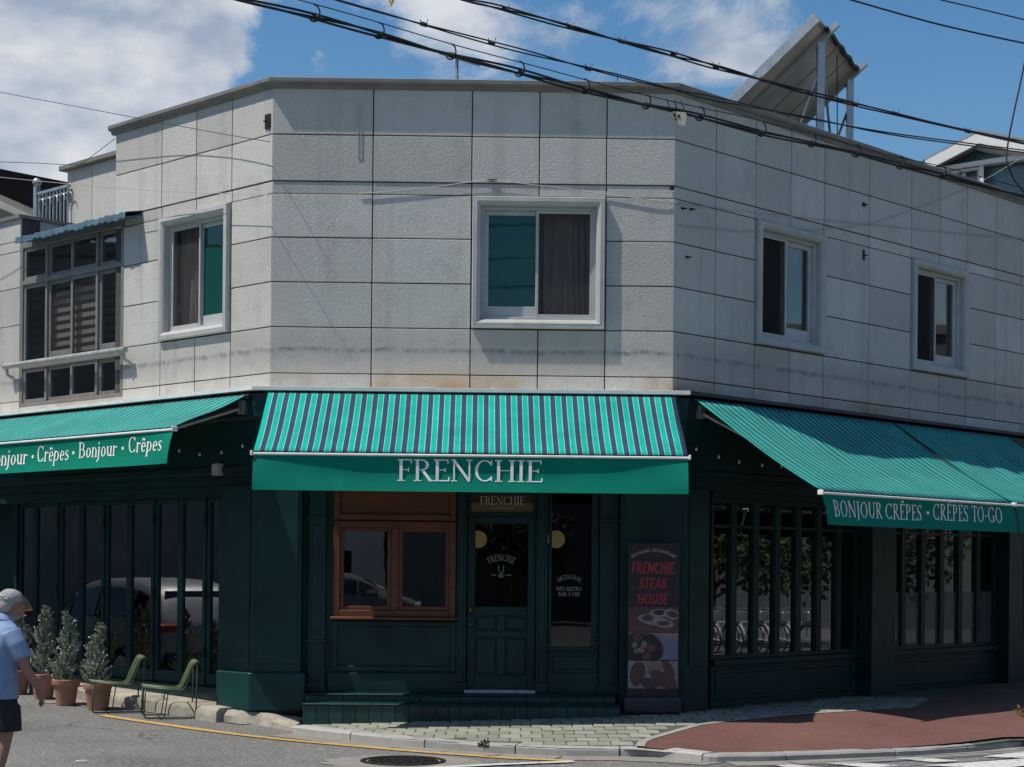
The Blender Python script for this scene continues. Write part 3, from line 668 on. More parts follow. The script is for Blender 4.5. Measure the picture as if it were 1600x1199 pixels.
# roof and floors
foot = [FL.P + FL.d * uT - FL.n * .1, FL.P + Vector((.05, .1)), FR.P + Vector((-.05, .1)), FR.P + FR.d * uRe - FR.n * .1, Vector((8, 36)), FL.P + FL.d * uT + Vector((2, 8))]
ob('roof_slab', MB().prism(foot, ZT - .35, ZT - .2), M['core'], bl)
foot2 = [Vector((-9.2, 26.2)), cross(FL, FF, -.04, -.04), cross(FF, FR, -.04, -.04), FR.P + FR.d * uRe - FR.n * .04, Vector((9, 36)), Vector((-3, 36))]
ob('floor_slab', MB().prism(foot2, 3.0, 3.4), M['interior'], bl)
ob('ground_slab', MB().prism(foot2, -.3, .26), M['floor_in'], bl)
bw = MB()
for a, b_ in zip([FR.P + FR.d * uRe, Vector((9, 36)), Vector((-3, 36)), Vector((-9.2, 26.2))], [Vector((9, 36)), Vector((-3, 36)), Vector((-9.2, 26.2))]):
    bw.add([(a.x, a.y, -.2), (b_.x, b_.y, -.2), (b_.x, b_.y, 6.6), (a.x, a.y, 6.6)], [(0, 1, 2, 3)])
ob('rear_wall', bw, M['interior'], bl)
pw = MB()
for a, b_ in ((Vector((-5.6, 27.5)), Vector((0, 24.0))), (Vector((0, 24.0)), Vector((5.2, 27.5)))):
    pw.add([(a.x, a.y, .26), (b_.x, b_.y, .26), (b_.x, b_.y, 3.0), (a.x, a.y, 3.0)], [(0, 1, 2, 3)])
ob('partition_wall', pw, M['interior'], bl)
pu = MB()
for a, b_ in ((FL.w(uT, -1.5, 0), FL.w(.9, -1.5, 0)), (FF.w(-.2, -1.3, 0), FF.w(WF + .2, -1.3, 0)), (FR.w(-.9, -1.5, 0), FR.w(uRe, -1.5, 0))):
    pu.add([(a.x, a.y, 3.4), (b_.x, b_.y, 3.4), (b_.x, b_.y, ZT - .35), (a.x, a.y, ZT - .35)], [(0, 1, 2, 3)])
ob('room_wall', pu, M['interior'], bl)

def moulded_window(fa, u0, u1, z0, z1, green_left, label, wid=.105, pro=.062, kind=0):
    prof = [(.0, -.03), (0, .045), (.010, .062), (.026, pro), (.055, pro + .004), (.080, pro - .010), (.098, .035), (wid, .0), (wid, -.14)]
    mb = MB(fa.w)
    for (a, o_), (a2, o2) in zip(prof, prof[1:]):
        c1 = [(u0 + a, o_, z0 + a), (u1 - a, o_, z0 + a), (u1 - a, o_, z1 - a), (u0 + a, o_, z1 - a)]
        c2 = [(u0 + a2, o2, z0 + a2), (u1 - a2, o2, z0 + a2), (u1 - a2, o2, z1 - a2), (u0 + a2, o2, z1 - a2)]
        mb.add(c1 + c2, [(i, (i + 1) % 4, 4 + (i + 1) % 4, 4 + i) for i in range(4)])
    wo = ob('window', mb, M['moulding'], bl, smooth=True); wo['label'] = label
    a0, a1, b0, b1 = u0 + wid, u1 - wid, z0 + wid, z1 - wid; t = .035
    mb = MB(fa.w)
    for q in ((a0, a0 + t, b0, b1), (a1 - t, a1, b0, b1), (a0 + t, a1 - t, b0, b0 + t), (a0 + t, a1 - t, b1 - t, b1)): mb.box(q[0], q[1], -.14, -.045, q[2], q[3])
    ob('outer_frame', mb, M['alu'], wo, bevel=.003)
    mid = (a0 + a1) / 2 - (.01 if green_left else .02)
    def sash(x0, x1, o_, low, glass_m, s=.052, screen=False):
        mb = MB(fa.w); y0, y1 = b0 + t + .002, b1 - t - .002
        for q in ((x0, x0 + s, y0, y1), (x1 - s, x1, y0, y1), (x0 + s, x1 - s, y0, y0 + low), (x0 + s, x1 - s, y1 - s, y1)): mb.box(q[0], q[1], o_ - .035, o_, q[2], q[3])
        so = ob('sash', mb, M['alu'], wo, bevel=.003)
        mb = MB(fa.w); mb.box(x0 + s - .005, x1 - s + .005, o_ - .022, o_ - .017, y0 + low - .005, y1 - s + .005); ob('pane', mb, glass_m, wo)
    if green_left:
        sash(a0 + t, mid + .03, -.095, .13, M['glass_teal']); sash(mid - .02, a1 - t, -.055, .035, M['screen'], s=.032)
    elif kind == 1:   # left wall: screen at left, teal at right
        sash(a0 + t, mid + .05, -.055, .035, M['screen'], s=.03); sash(mid, a1 - t, -.095, .12, M['glass_teal'])
    else:
        sash(a0 + t, mid + .02, -.055, .035, M['screen'], s=.03); sash(mid - .03, a1 - t, -.095, .15, M['glass_dark'], s=.06)
    # pleated curtain
    x0, x1 = (mid, a1) if green_left else ((a0, mid + .05) if kind == 1 else (a0, a1))
    mb = MB(fa.w); n_ = 70; vs_ = []
    for i in range(n_ + 1):
        f = i / n_; u = x0 + (x1 - x0) * f
        for j in range(9):
            h = j / 8; amp = .012 + .028 * (1 - h)
            vs_.append((u, -.26 + amp * math.sin(f * 46 + 2.2 * math.sin(f * 9 + h * .8)) + .02 * math.sin(f * 13 + h), b0 + (b1 - b0) * h))
    mb.add(vs_, [(i * 9 + j, (i + 1) * 9 + j, (i + 1) * 9 + j + 1, i * 9 + j + 1) for i in range(n_) for j in range(8)])
    ob('curtain', mb, M['curtain'] if kind != 2 else M['shorts'], wo, smooth='all', recalc=False)
cs = cols['F'][1]; moulded_window(FF, cs[2] + .012, cs[4] - .012, rows[6] + .012, rows[3] - .012, True, 'window with teal left pane and pleated taupe curtain at right')
cs = cols['L'][1]; moulded_window(FL, cs[1] + .012, cs[3] - .012, rows[6] + .012, rows[3] - .012, False, 'window in the sunlit side wall with curtain and teal pane', kind=1)
cs = cols['R'][1]
moulded_window(FR, cs[2] + .012, cs[4] - .012, rows[6] + .012, rows[3] - .012, False, 'window in the shaded wall nearer the corner', kind=2)
moulded_window(FR, cs[6] + .012, cs[8] - .012, rows[6] + .012, rows[3] - .012, False, 'window in the shaded wall farther from the corner', kind=2)

# ---- enclosed balcony at the left
u0, u1 = FL.u(31, 500), FL.u(193, 500)
ztl = FL.z(110, 357); zbl = FL.z(110, 628)
zA, zB, zC = FL.z(110, 388), FL.z(110, 428), FL.z(110, 562)     # transom lines
bal = ob('balcony_enclosure', MB(FL.w).box(u0, u1, -.10, .0, ztl - .13, ztl).box(u0, u1, -.10, .0, zbl, zbl + .05).box(u0, u0 + .07, -.10, .002, zbl + .05, ztl - .13).box(u1 - .07, u1, -.10, .002, zbl + .05, ztl - .13).box(u0 + .07, u1 - .07, -.10, .002, zB - .03, zB + .03).box(u0 + .07, u1 - .07, -.10, .002, zC - .04, zC + .03), M['bronze'], bl, bevel=.005)
bal['label'] = 'bronze framed glazed balcony with blue sheet roof'
edges = [FL.u(x, 500) for x in (34, 71, 108, 150, 192)]
for i in range(4):
    for (zz0, zz1, tw) in ((zB + .03, ztl - .13, 0), (zC + .03, zB - .03, 1), (zbl + .05, zC - .04, 2)):
        a, b_ = max(edges[i], u0 + .07), min(edges[i + 1], u1 - .07); o_ = -.02 if (i % 2 == 0) else -.05; s = .05
        lo = .13 if tw == 1 and i % 2 else .05
        mb = MB(FL.w)
        for q in ((a, a + s, zz0, zz1), (b_ - s, b_, zz0, zz1), (a + s, b_ - s, zz0, zz0 + lo), (a + s, b_ - s, zz1 - s, zz1)): mb.box(q[0], q[1], o_ - .04, o_, q[2], q[3])
        ob('sash', mb, M['bronze'], bal, bevel=.003)
        ob('pane', MB(FL.w).box(a + s - .004, b_ - s + .004, o_ - .026, o_ - .02, zz0 + lo - .004, zz1 - s + .004), M['glass_dark'] if tw != 1 or i in (0, 3) else M['screen'], bal)
zz = zC + .12; k = 0
while zz < ztl - .15:
    ob('blind_slat', MB(FL.w).box(u0 + .08, u1 - .08, -.135, -.13, zz, zz + .06), M['blind'], bal); zz += .115; k += 1
ob('lower_curtain', MB(FL.w).box(u0 + .05, u1 - .05, -.30, -.29, zbl, zC), M['shorts'], bal)
ob('rear_screen', MB(FL.w).box(u0 - .2, u1 + .1, -1.35, -1.3, zbl - .2, ztl), M['interior'], bal)
# blue corrugated roof sheet
mb = MB(FL.w); n_ = 90; vs_ = []
ul, ur = FL.u(24, 372, .25), FL.u(196, 335, .25)
zl = FL.z(110, 352, .25)
for i in range(n_ + 1):
    f = i / n_; u = ul + (ur - ul) * f; cz = .010 * math.sin(f * 2 * math.pi * 17) + .006 * math.sin(f * 40)
    for (o_, dz) in ((-.75, .22), (.25 + .006 * math.sin(f * 31), cz), (.26 + .006 * math.sin(f * 31), cz - .075 - .008 * math.sin(f * 23)), (-.75, .2)): vs_.append((u, o_, zl + dz + (cz if o_ < 0 else 0)))
mb.add(vs_, [(i * 4 + j, (i + 1) * 4 + j, (i + 1) * 4 + (j + 1) % 4, i * 4 + (j + 1) % 4) for i in range(n_) for j in range(4)])
ob('roof_sheet', mb, M['blue'], bal)
# rail under the balcony windows
mb = MB(); z_ = FL.z(100, 560, .12)
mb.tube([FL.w(FL.u(6, 575, .12), .12, z_), FL.w(FL.u(196, 551, .12), .12, z_)], .04, 10)
for x in (12, 194): mb.tube([FL.w(FL.u(x, 560, .1), .12, z_), FL.w(FL.u(x, 560, .1), .1, z_ - .12), FL.w(FL.u(x, 560, .1), -.05, z_ - .18)], .025, 8)
ob('rail', mb, mat('dull_grey_rail', (.30, .30, .29), .55, var=.25, sc=8), bal, smooth=True)
# granite strip beyond the balcony, sill band below, return wall
zS = FL.z(20, 342)
us = [FL.u(-90, 480), FL.u(-32, 480), u0 - .002]
for a, b_ in zip(us, us[1:]):
    zz = [zS] + [q for q in rows if 3.8 < q < zS - .2] + [3.66]
    for c, d in zip(zz, zz[1:]):
        if a < us[1] - .01 and 4.3 < (c + d) / 2 < 6.2: continue
        ob('stone_panel', MB(FL.w).box(a + .005, b_ - .005, -PT, .0, d + .005, c - .005), M['granite'], bl, bevel=.004)
ob('wall_core', MB(FL.w).box(us[1] - .05, us[2], -.3, -PT - .005, 3.4, zS), M['core'], bl)
ob('wall_core', MB(FL.w).box(us[0], us[1] - .05, -.5, -.3, 3.4, zS), M['interior'], bl)
sw = ob('side_window', MB(FL.w).box(us[0], us[1] - .06, -.2, -.12, rows[7] + .2, rows[3] + .1), M['glass_teal'], bl)
ob('wall_core', MB(FL.w).box(u0 - .002, uT, -.22, -.12, 3.4, zbl), M['core'], bl)
ob('stone_panel', MB(FL.w).box(u0 + .005, u1 - .005, -PT, .0, 3.66, zbl - .005), M['granite'], bl, bevel=.004)
# return wall (shaded) and its coping, terrace floor
ob('return_wall', MB(FL.w).box(u0 - .14, u0 - .004, -4.0, -.31, 4.0, zS - .02), M['granite'], bl)
ob('return_coping', MB(FL.w).box(us[0], u0 + .03, -4.0, .04, zS - .018, zS + .03), M['cornice'], bl)
ob('terrace_floor', MB(FL.w).box(u0 + .03, uT + .3, -4.0, -.8, ztl + .12, ztl + .22), M['core'], bl)
# stair house set back behind
sb = 1.25
ua, ub = FL.u(105, 290, -sb), FL.u(180, 290, -sb) + 1.6
zc_ = FL.z(105, 268, -sb)
um = FL.u(144, 290, -sb)
ob('wall_core', MB(FL.w).box(ua + .02, ub, -sb - 2.5, -sb - .03, ztl + .1, zc_), M['core'], bl)
for a, b_ in ((ua, um), (um, ub)):
    ob('stone_panel', MB(FL.w).box(a + .005, b_ - .005, -sb - PT, -sb, ztl + .1, zc_), M['granite'], bl, bevel=.004)
ob('stair_cornice', MB(FL.w).box(ua - .10, ub, -sb - 2.6, -sb + .09, zc_, zc_ + .075), M['cornice'], bl, bevel=.01)
# terrace railing
rl = thing('terrace_railing', FL.w(ua - .3, -sb, ztl), 'grey wrought metal railing with ball topped post on the upper terrace', 'railing')
rs = sb - .05; rz1 = FL.z(83, 295, -rs); rz0 = FL.z(83, 346, -rs); r0, r1 = FL.u(58, 310, -rs), FL.u(107, 300, -rs)
ob('post', MB(FL.w).box(r0 - .05, r0 + .03, -rs - .04, -rs + .04, rz0 - .3, rz1 + .10), M['steel'], rl, bevel=.008)
p = FL.w(r0 - .01, -rs, rz1 + .16); ob('ball', MB().lathe([(.0, -.07), (.05, -.05), (.07, 0), (.05, .05), (0, .07)], 14, p), M['steel'], rl, smooth='all')
ob('top_rail', MB(FL.w).box(r0, r1 + .02, -rs - .025, -rs + .025, rz1 - .04, rz1), M['steel'], rl)
ob('middle_rail', MB(FL.w).box(r0, r1 + .02, -rs - .012, -rs + .012, rz1 - .13, rz1 - .105), M['steel'], rl)
for k in range(9):
    u = r0 + .07 + k * (r1 - r0 - .09) / 8
    ob('baluster', MB().tube([FL.w(u, -rs, rz0 - .1), FL.w(u, -rs, rz1 - .04)], .014, 6), M['steel'], rl)
    if k % 2 == 0:
        ob('arch', MB().tube([FL.w(u + .075 - .075 * math.cos(a), -rs + .015, rz1 - .22 + .1 * math.sin(a)) for a in [math.pi * q / 8 for q in range(9)]], .010, 6), M['steel'], rl)

# ================================================================== GROUND FLOOR SHOPFRONT
G = .34                                   # the shopfront stands proud of the wall above
def frame_box(name, fa, u0, u1, z0, z1, o_back, o_front, s, m, parent, low=None, bevel=.006):
    low = low or s; mb = MB(fa.w)
    for q in ((u0, u0 + s, z0, z1), (u1 - s, u1, z0, z1), (u0 + s, u1 - s, z0, z0 + low), (u0 + s, u1 - s, z1 - s, z1)): mb.box(q[0], q[1], o_back, o_front, q[2], q[3])
    return ob(name, mb, m, parent, bevel=bevel)
# fascia with mouldings
uLe = FL.u(-120, 700, G)
ZF0 = 2.80
sweep('fascia', [(-.05, ZF0), (G - .06, ZF0), (G - .06, ZF0 + .03), (G - .02, ZF0 + .05), (G - .02, ZF0 + .11), (G - .05, ZF0 + .13), (G - .05, 3.45), (G - .01, 3.48), (G - .01, 3.56), (G + .0, 3.6), (G + .0, 3.74), (-.05, 3.74)], M['green'], uLe, uRe)
sweep('lintel_band', [(-.06, ZF0 - .10), (G - .10, ZF0 - .10), (G - .10, ZF0 - .002), (-.06, ZF0 - .002)], M['green'], uLe, uRe)

# corner pillars with plinths
def pillar(fa, fb, ua, ub, oa, z0, z1, name, bev=.006):
    c = cross(fa, fb, oa, oa); p0 = fa.P + fa.d * ua + fa.n * oa; p1 = fb.P + fb.d * ub + fb.n * oa
    q0 = fa.P + fa.d * ua - fa.n * .02; q1 = fb.P + fb.d * ub - fb.n * .02; m_ = cross(fa, fb, -.02, -.02)
    return ob(name, MB().prism([p0, c, p1, q1, m_, q0], z0, z1), M['green'], bl, bevel=bev)
lu0, lu1 = FL.u(345, 900, G), FF.u(471, 900, G)
ru0, ru1 = FF.u(969, 900, G), FR.u(1108, 900, G)
pillar(FL, FF, lu0, lu1, G, .05, ZF0 - .11, 'corner_pillar')
pillar(FL, FF, FL.u(337, 1080, G + .07), FF.u(476, 1080, G + .07), G + .07, FF.z(440, 1111, G + .07), FF.z(440, 1052, G + .07), 'pillar_plinth', .012)
pillar(FF, FR, ru0, ru1, G, .02, ZF0 - .11, 'corner_pillar')
# applied flat panels on the pillars
for fa, a, b_ in ((FL, lu0 + .05, None), (FF, None, lu1 - .04), (FF, ru0 + .04, None), (FR, None, ru1 - .05)):
    if fa is FL: u0_, u1_ = a, FL.u_of(cross(FL, FF, G, G)) - .05
    elif fa is FR: u0_, u1_ = FR.u_of(cross(FF, FR, G, G)) + .05, b_
    elif a is None: u0_, u1_ = FF.u_of(cross(FL, FF, G, G)) + .05, b_
    else: u0_, u1_ = a, FF.u_of(cross(FF, FR, G, G)) - .05
    ob('pillar_panel', MB(fa.w).box(u0_, u1_, G + .001, G + .012, .62, ZF0 - .16), M['green'], bl, bevel=.004)

# --- front: entrance bay
E0 = .19
def FU(x, y=900, o_=E0): return FF.u(x, y, o_)
def FZ(y, x=740, o_=E0): return FF.z(x, y, o_)
zst = FZ(1083)                            # top of the steps
ue0, ue1 = lu1, ru0
ob('entrance_lintel', MB(FF.w).box(ue0, ue1, E0 - .12, E0 - .01, FZ(766), ZF0 - .1), M['green'], bl)
def pilaster(x0, x1):
    a, b_ = FU(x0), FU(x1)
    mb = MB(FF.w).box(a, b_, E0 - .1, E0 + .03, zst, ZF0 - .101)
    pl = ob('pilaster', mb, M['green'], bl, bevel=.006)
    for (z0, z1, e, nm) in ((FZ(815), FZ(809), .018, 'band'), (FZ(992), FZ(988), .012, 'band'), (FZ(1006), FZ(1001), .022, 'band'), (zst, FZ(1069), .012, 'base')):
        ob(nm, MB(FF.w).box(a - e, b_ + e, E0 - .05, E0 + .03 + e, z0, z1), M['green'], pl, bevel=.004)
    ob('field', MB(FF.w).box(a + .045, b_ - .045, E0 + .028, E0 + .038, FZ(985), FZ(822)), M['green'], pl, bevel=.003)
    ob('field', MB(FF.w).box(a + .03, b_ - .03, E0 + .028, E0 + .038, FZ(1066), FZ(1010)), M['green'], pl, bevel=.003)
pilaster(482, 509); pilaster(937, 966)
for x0, x1 in ((471, 482), (509, 520), (966, 970)): ob('jamb', MB(FF.w).box(FU(x0) - (.02 if x0 == 471 else 0), FU(x1), E0 - .12, E0 - .04, zst, ZF0 - .102), M['green'], bl)
# posts either side of the door
for x0, x1 in ((713, 729), (838, 856)):
    a, b_ = FU(x0), FU(x1); ob('door_post', MB(FF.w).box(a, b_, E0 - .12, E0, zst, ZF0 - .101), M['green'], bl, bevel=.006)
    ob('post_bead', MB(FF.w).box(a + .035, b_ - .035, E0 - .001, E0 + .018, zst + .12, ZF0 - .12), M['green'], bl, bevel=.006)
    ob('post_base', MB(FF.w).box(a - .01, b_ + .01, E0 - .05, E0 + .025, zst, zst + .12), M['green'], bl, bevel=.005)
# serving window in varnished wood
a, b_ = FU(521), FU(712)
zs0, zs1, zs2 = FZ(965), FZ(816), FZ(766)
sv = frame_box('serving_window', FF, a, b_, zs0, zs1, E0 - .06, E0 + .035, .075, M['wood'], bl, bevel=.006); sv['label'] = 'brown varnished wooden sliding serving window'
md = FU(617); ob('meeting_stile', MB(FF.w).box(md - .045, md + .045, E0 - .055, E0 + .02, zs0 + .075, zs1 - .075), M['wood'], sv, bevel=.006)
for q0, q1 in ((a + .075, md - .045), (md + .045, b_ - .075)):
    frame_box('inner_sash', FF, q0, q1, zs0 + .075, zs1 - .075, E0 - .05, E0 + .005, .045, M['wood'], sv, bevel=.004)
    ob('pane', MB(FF.w).box(q0 + .04, q1 - .04, E0 - .03, E0 - .024, zs0 + .115, zs1 - .115), M['glass_serving'], sv)
ob('sill', MB(FF.w).box(FU(517), FU(715), E0 - .05, E0 + .12, zs0 - .035, zs0 - .001), M['wood'], sv, bevel=.008)
frame_box('head_frame', FF, a, b_, zs1 + .012, zs2 + .06, E0 - .06, E0 + .03, .07, M['wood'], sv)
ob('head_panel', MB(FF.w).box(a + .07, b_ - .07, E0 - .05, E0 - .012, zs1 + .08, zs2 - .01), M['wood'], sv, bevel=.003)
# stall riser below it
zp0, zp1 = zst, zs0 - .037
ob('stall_riser', MB(FF.w).box(FU(514), FU(718), E0 - .12, E0 - .03, zp0, zp1), M['green'], bl)
frame_box('riser_moulding', FF, FU(520), FU(713), FZ(1050), zp1 - .015, E0 - .031, E0 + .005, .06, M['green'], bl)
ob('riser_base', MB(FF.w).box(FU(514), FU(718), E0 - .031, E0 + .015, zp0, FZ(1053)), M['green'], bl, bevel=.004)
# door
a, b_ = FU(730), FU(837.5); zd1 = FZ(806)
d0 = E0 - .075
dz = [zst + .01, FZ(1056), FZ(996), FZ(986), FZ(962), FZ(948), FZ(818), zd1]
mb = MB(FF.w); s0, s1 = FU(742.5), FU(825)
mb.box(a, s0, d0 - .05, d0, dz[0], zd1); mb.box(s1, b_, d0 - .05, d0, dz[0], zd1)
mb.box(s0, s1, d0 - .05, d0, dz[6], zd1); mb.box(s0, s1, d0 - .05, d0, dz[4], dz[5]); mb.box(s0, s1, d0 - .05, d0, dz[2], dz[3]); mb.box(s0, s1, d0 - .05, d0, dz[0], dz[1])
cm = (s0 + s1) / 2; mb.box(cm - .045, cm + .045, d0 - .05, d0, dz[3], dz[4]); mb.box(cm - .045, cm + .045, d0 - .05, d0, dz[1], dz[2])
door = ob('entrance_door', mb, M['green'], bl, bevel=.006)
for x0, x1 in ((s0, cm - .045), (cm + .045, s1)):
    for z0, z1 in ((dz[3], dz[4]), (dz[1], dz[2])):
        ob('door_panel', MB(FF.w).box(x0 + .022, x1 - .022, d0 - .04, d0 - .012, z0 + .022, z1 - .022), M['green'], door, bevel=.010)
        ob('door_panel', MB(FF.w).box(x0, x1, d0 - .045, d0 - .03, z0, z1), M['green'], door)
ob('pane', MB(FF.w).box(s0 - .005, s1 + .005, d0 - .03, d0 - .024, dz[5] - .005, dz[6] + .005), M['glass_front'], door)
for y_, r_ in ((953, .026), (976, .016)):
    p = FF.w(FU(735.5), d0, FZ(y_)); ob('door_knob', MB().lathe([(0, -r_), (r_ * .7, -r_ * .7), (r_, 0), (r_ * .7, r_ * .7), (0, r_)], 12, (p.x, p.y - .045, p.z)).tube([p, p + Vector((0, -.04, 0))], .010, 8), M['brass'], door, smooth=True)
ob('threshold', MB(FF.w).box(FU(727), FU(838), d0 - .05, E0 + .03, zst + .001, zst + .035), M['alu'], bl, bevel=.004)
tw = lambda o_: (lambda u, l, z: FF.w(u, o_ + l, z))
gz = d0 - .024
ob('lettering', text_mesh(tw(gz), 'FRENCHIE', FU(764), FU(803), FZ(876), .075, .10, .05, arc_r=.26), M['pale'], door)
p0, p1 = FU(779), FU(787); pm_ = (p0 + p1) / 2; zg = FZ(890)
gw = MB(); N_ = 12
for (x0, z0, x1, z1) in [(-.028, .05, -.03, .0), (-.03, 0, -.018, -.03), (-.018, -.03, 0, -.042), (0, -.042, .018, -.03), (.018, -.03, .03, 0), (.03, 0, .028, .05), (0, -.04, 0, -.085), (-.022, -.087, .022, -.087)]:
    nx_, nz_ = -(z1 - z0), x1 - x0; l_ = math.hypot(nx_, nz_); nx_, nz_ = nx_ / l_ * .003, nz_ / l_ * .003
    gw.add([FF.w(pm_ + x0 + nx_, gz + .0009, zg + z0 + nz_), FF.w(pm_ + x1 + nx_, gz + .0009, zg + z1 + nz_), FF.w(pm_ + x1 - nx_, gz + .0009, zg + z1 - nz_), FF.w(pm_ + x0 - nx_, gz + .0009, zg + z0 - nz_)], [(0, 1, 2, 3)])
ob('wine_glass_print', gw, M['pale'], door)
tm = text_mesh(tw(gz), 'BISTRO', FU(778), FU(789), FZ(901), .028, .12, .08)
tm.add([FF.w(u, gz + .001, z) for u, z in ((FU(768), FZ(899)), (FU(775), FZ(899)), (FU(775), FZ(898)), (FU(768), FZ(898)))], [(0, 1, 2, 3)])
tm.add([FF.w(u, gz + .001, z) for u, z in ((FU(792), FZ(899)), (FU(799), FZ(899)), (FU(799), FZ(898)), (FU(792), FZ(898)))], [(0, 1, 2, 3)])
ob('lettering', tm, M['pale'], door)
# transom sign over the door
ts = frame_box('transom_light', FF, a, b_, zd1 + .003, ZF0 - .101, d0 - .05, d0 + .01, .035, M['green'], bl, bevel=.004)
ob('pane', MB(FF.w).box(a + .03, b_ - .03, d0 - .03, d0 - .024, zd1 + .03, ZF0 - .12), M['bannerblack'], ts)
ob('gold_strip', MB(FF.w).box(a + .035, b_ - .035, d0 - .024, d0 - .021, FZ(801), FZ(785)), mat('dull_gold_strip', (.115, .095, .045), .5), ts)
ob('lettering', text_mesh(tw(d0 - .0205), 'FRENCHIE', FU(749), FU(819), FZ(788), FZ(775) - FZ(788), .12, .05), M['gold'], ts)
ob('lettering', text_mesh(tw(d0 - .0205), 'RESTAURANT BAR À VIN', FU(766), FU(803), FZ(795), .022, .12, .08, False), M['gold'], ts)
# side light
a, b_ = FU(857), FU(936); zl0 = FZ(1011)
sl = frame_box('side_light', FF, a, b_, zl0 - .04, ZF0 - .102, d0 - .05, d0 + .03, .04, M['green'], bl, low=.045, bevel=.005)
ob('right_stile', MB(FF.w).box(FU(925), b_ - .04, d0 - .045, d0 + .025, zl0 + .006, ZF0 - .143), M['green'], sl)
ob('pane', MB(FF.w).box(a + .035, FU(926), d0 - .03, d0 - .024, zl0, ZF0 - .14), M['glass_front'], sl)
ob('lettering', text_mesh(tw(gz), 'ARTISANAL', FU(872), FU(909), FZ(904), .055, .12, .06, arc_r=.24), M['pale'], sl)
ob('lettering', text_mesh(tw(gz), 'NÉO-BISTRO', FU(870), FU(910), FZ(922), .045, .13, .07), M['pale'], sl)
ob('lettering', text_mesh(tw(gz), 'BAR À VIN', FU(873.5), FU(906.5), FZ(930.5), .045, .13, .07), M['pale'], sl)
ob('side_riser', MB(FF.w).box(a, b_, E0 - .12, E0 - .03, zst, zl0 - .042), M['green'], bl)
frame_box('side_riser_moulding', FF, a + .02, b_ - .02, FZ(1050), zl0 - .06, E0 - .031, E0 - .004, .04, M['green'], bl)
# two tiled steps
def step(o_, z0, z1, x0, x1, name):
    u0_, u1_ = FF.u(x0, 1100, o_), FF.u(x1, 1100, o_)
    st = ob(name, MB(FF.w).box(u0_, u1_, .05, o_ - .012, z0, z1 - .016), M['green'], bl)
    ob('nosing', MB(FF.w).box(u0_ - .008, u1_ + .008, .06, o_ + .012, z1 - .022, z1), M['green'], st, bevel=.008)
    n_ = round((u1_ - u0_) / .152)
    for k in range(n_):
        w_ = (u1_ - u0_) / n_; ob('riser_tile', MB(FF.w).box(u0_ + k * w_ + .003, u0_ + (k + 1) * w_ - .003, o_ - .012, o_ + random.uniform(-.001, .001), z0, z1 - .024), M['green2'], st, bevel=.002)
o1 = .74; o2 = .47
step(o2, .0, zst, 476, 962, 'upper_step'); step(o1, -.12, FF.z(720, 1101, o1), 473, 969, 'lower_step')

# --- left: folding glass doors
D0 = .17
xs = [28, 54, 91, 126, 163, 201, 241, 281, 322, 346]
zd0, zd1 = FL.z(345, 1074, D0), FL.z(345, 776, D0)
zdb = .285
ob('door_head', MB(FL.w).box(uLe, lu0, D0 - .1, D0 + .05, zd1, ZF0 - .10), M['green'], bl, bevel=.004)
ob('door_sill', MB(FL.w).box(FL.u(20, 1000, D0), lu0, D0 - .1, D0 + .06, .16, zdb), M['green'], bl, bevel=.004)
ob('kick_board', MB(FL.w).box(FL.u(-60, 1000, D0), lu0, D0 - .1, D0 + .03, -.1, .158), mat('grey_kick_board', (.11, .12, .115), .7, var=.25), bl)
ul_ = [FL.u(x, 900, D0) for x in xs]
for i in range(len(xs) - 1):
    a, b_ = ul_[i] + .003, ul_[i + 1] - .003
    o_ = D0 + (.012 if i % 2 else -.006)
    fd = frame_box('folding_door', FL, a, b_, zdb + .005, zd1 - .004, o_ - .055, o_, .062, M['green'], bl, low=.15, bevel=.005)
    ob('pane', MB(FL.w).box(a + .058, b_ - .058, o_ - .034, o_ - .028, zdb + .15, zd1 - .062), M['glass_shop'], fd)
    if i % 2 == 1:
        for zh in (.7, 1.4, 2.3): p = FL.w(b_, o_ + .012, zh); ob('hinge', MB().tube([p + Vector((0, 0, -.06)), p + Vector((0, 0, .06))], .012, 8), M['black'], fd)
ob('wing_wall', MB(FL.w).box(uLe - .5, FL.u(24, 1000, D0), -.5, -.4, .0, ZF0), M['green'], bl)
ob('reveal', MB(FL.w).box(ul_[0] - .06, ul_[0] - .002, -.4, D0 + .02, .0, zd1), M['green'], bl)

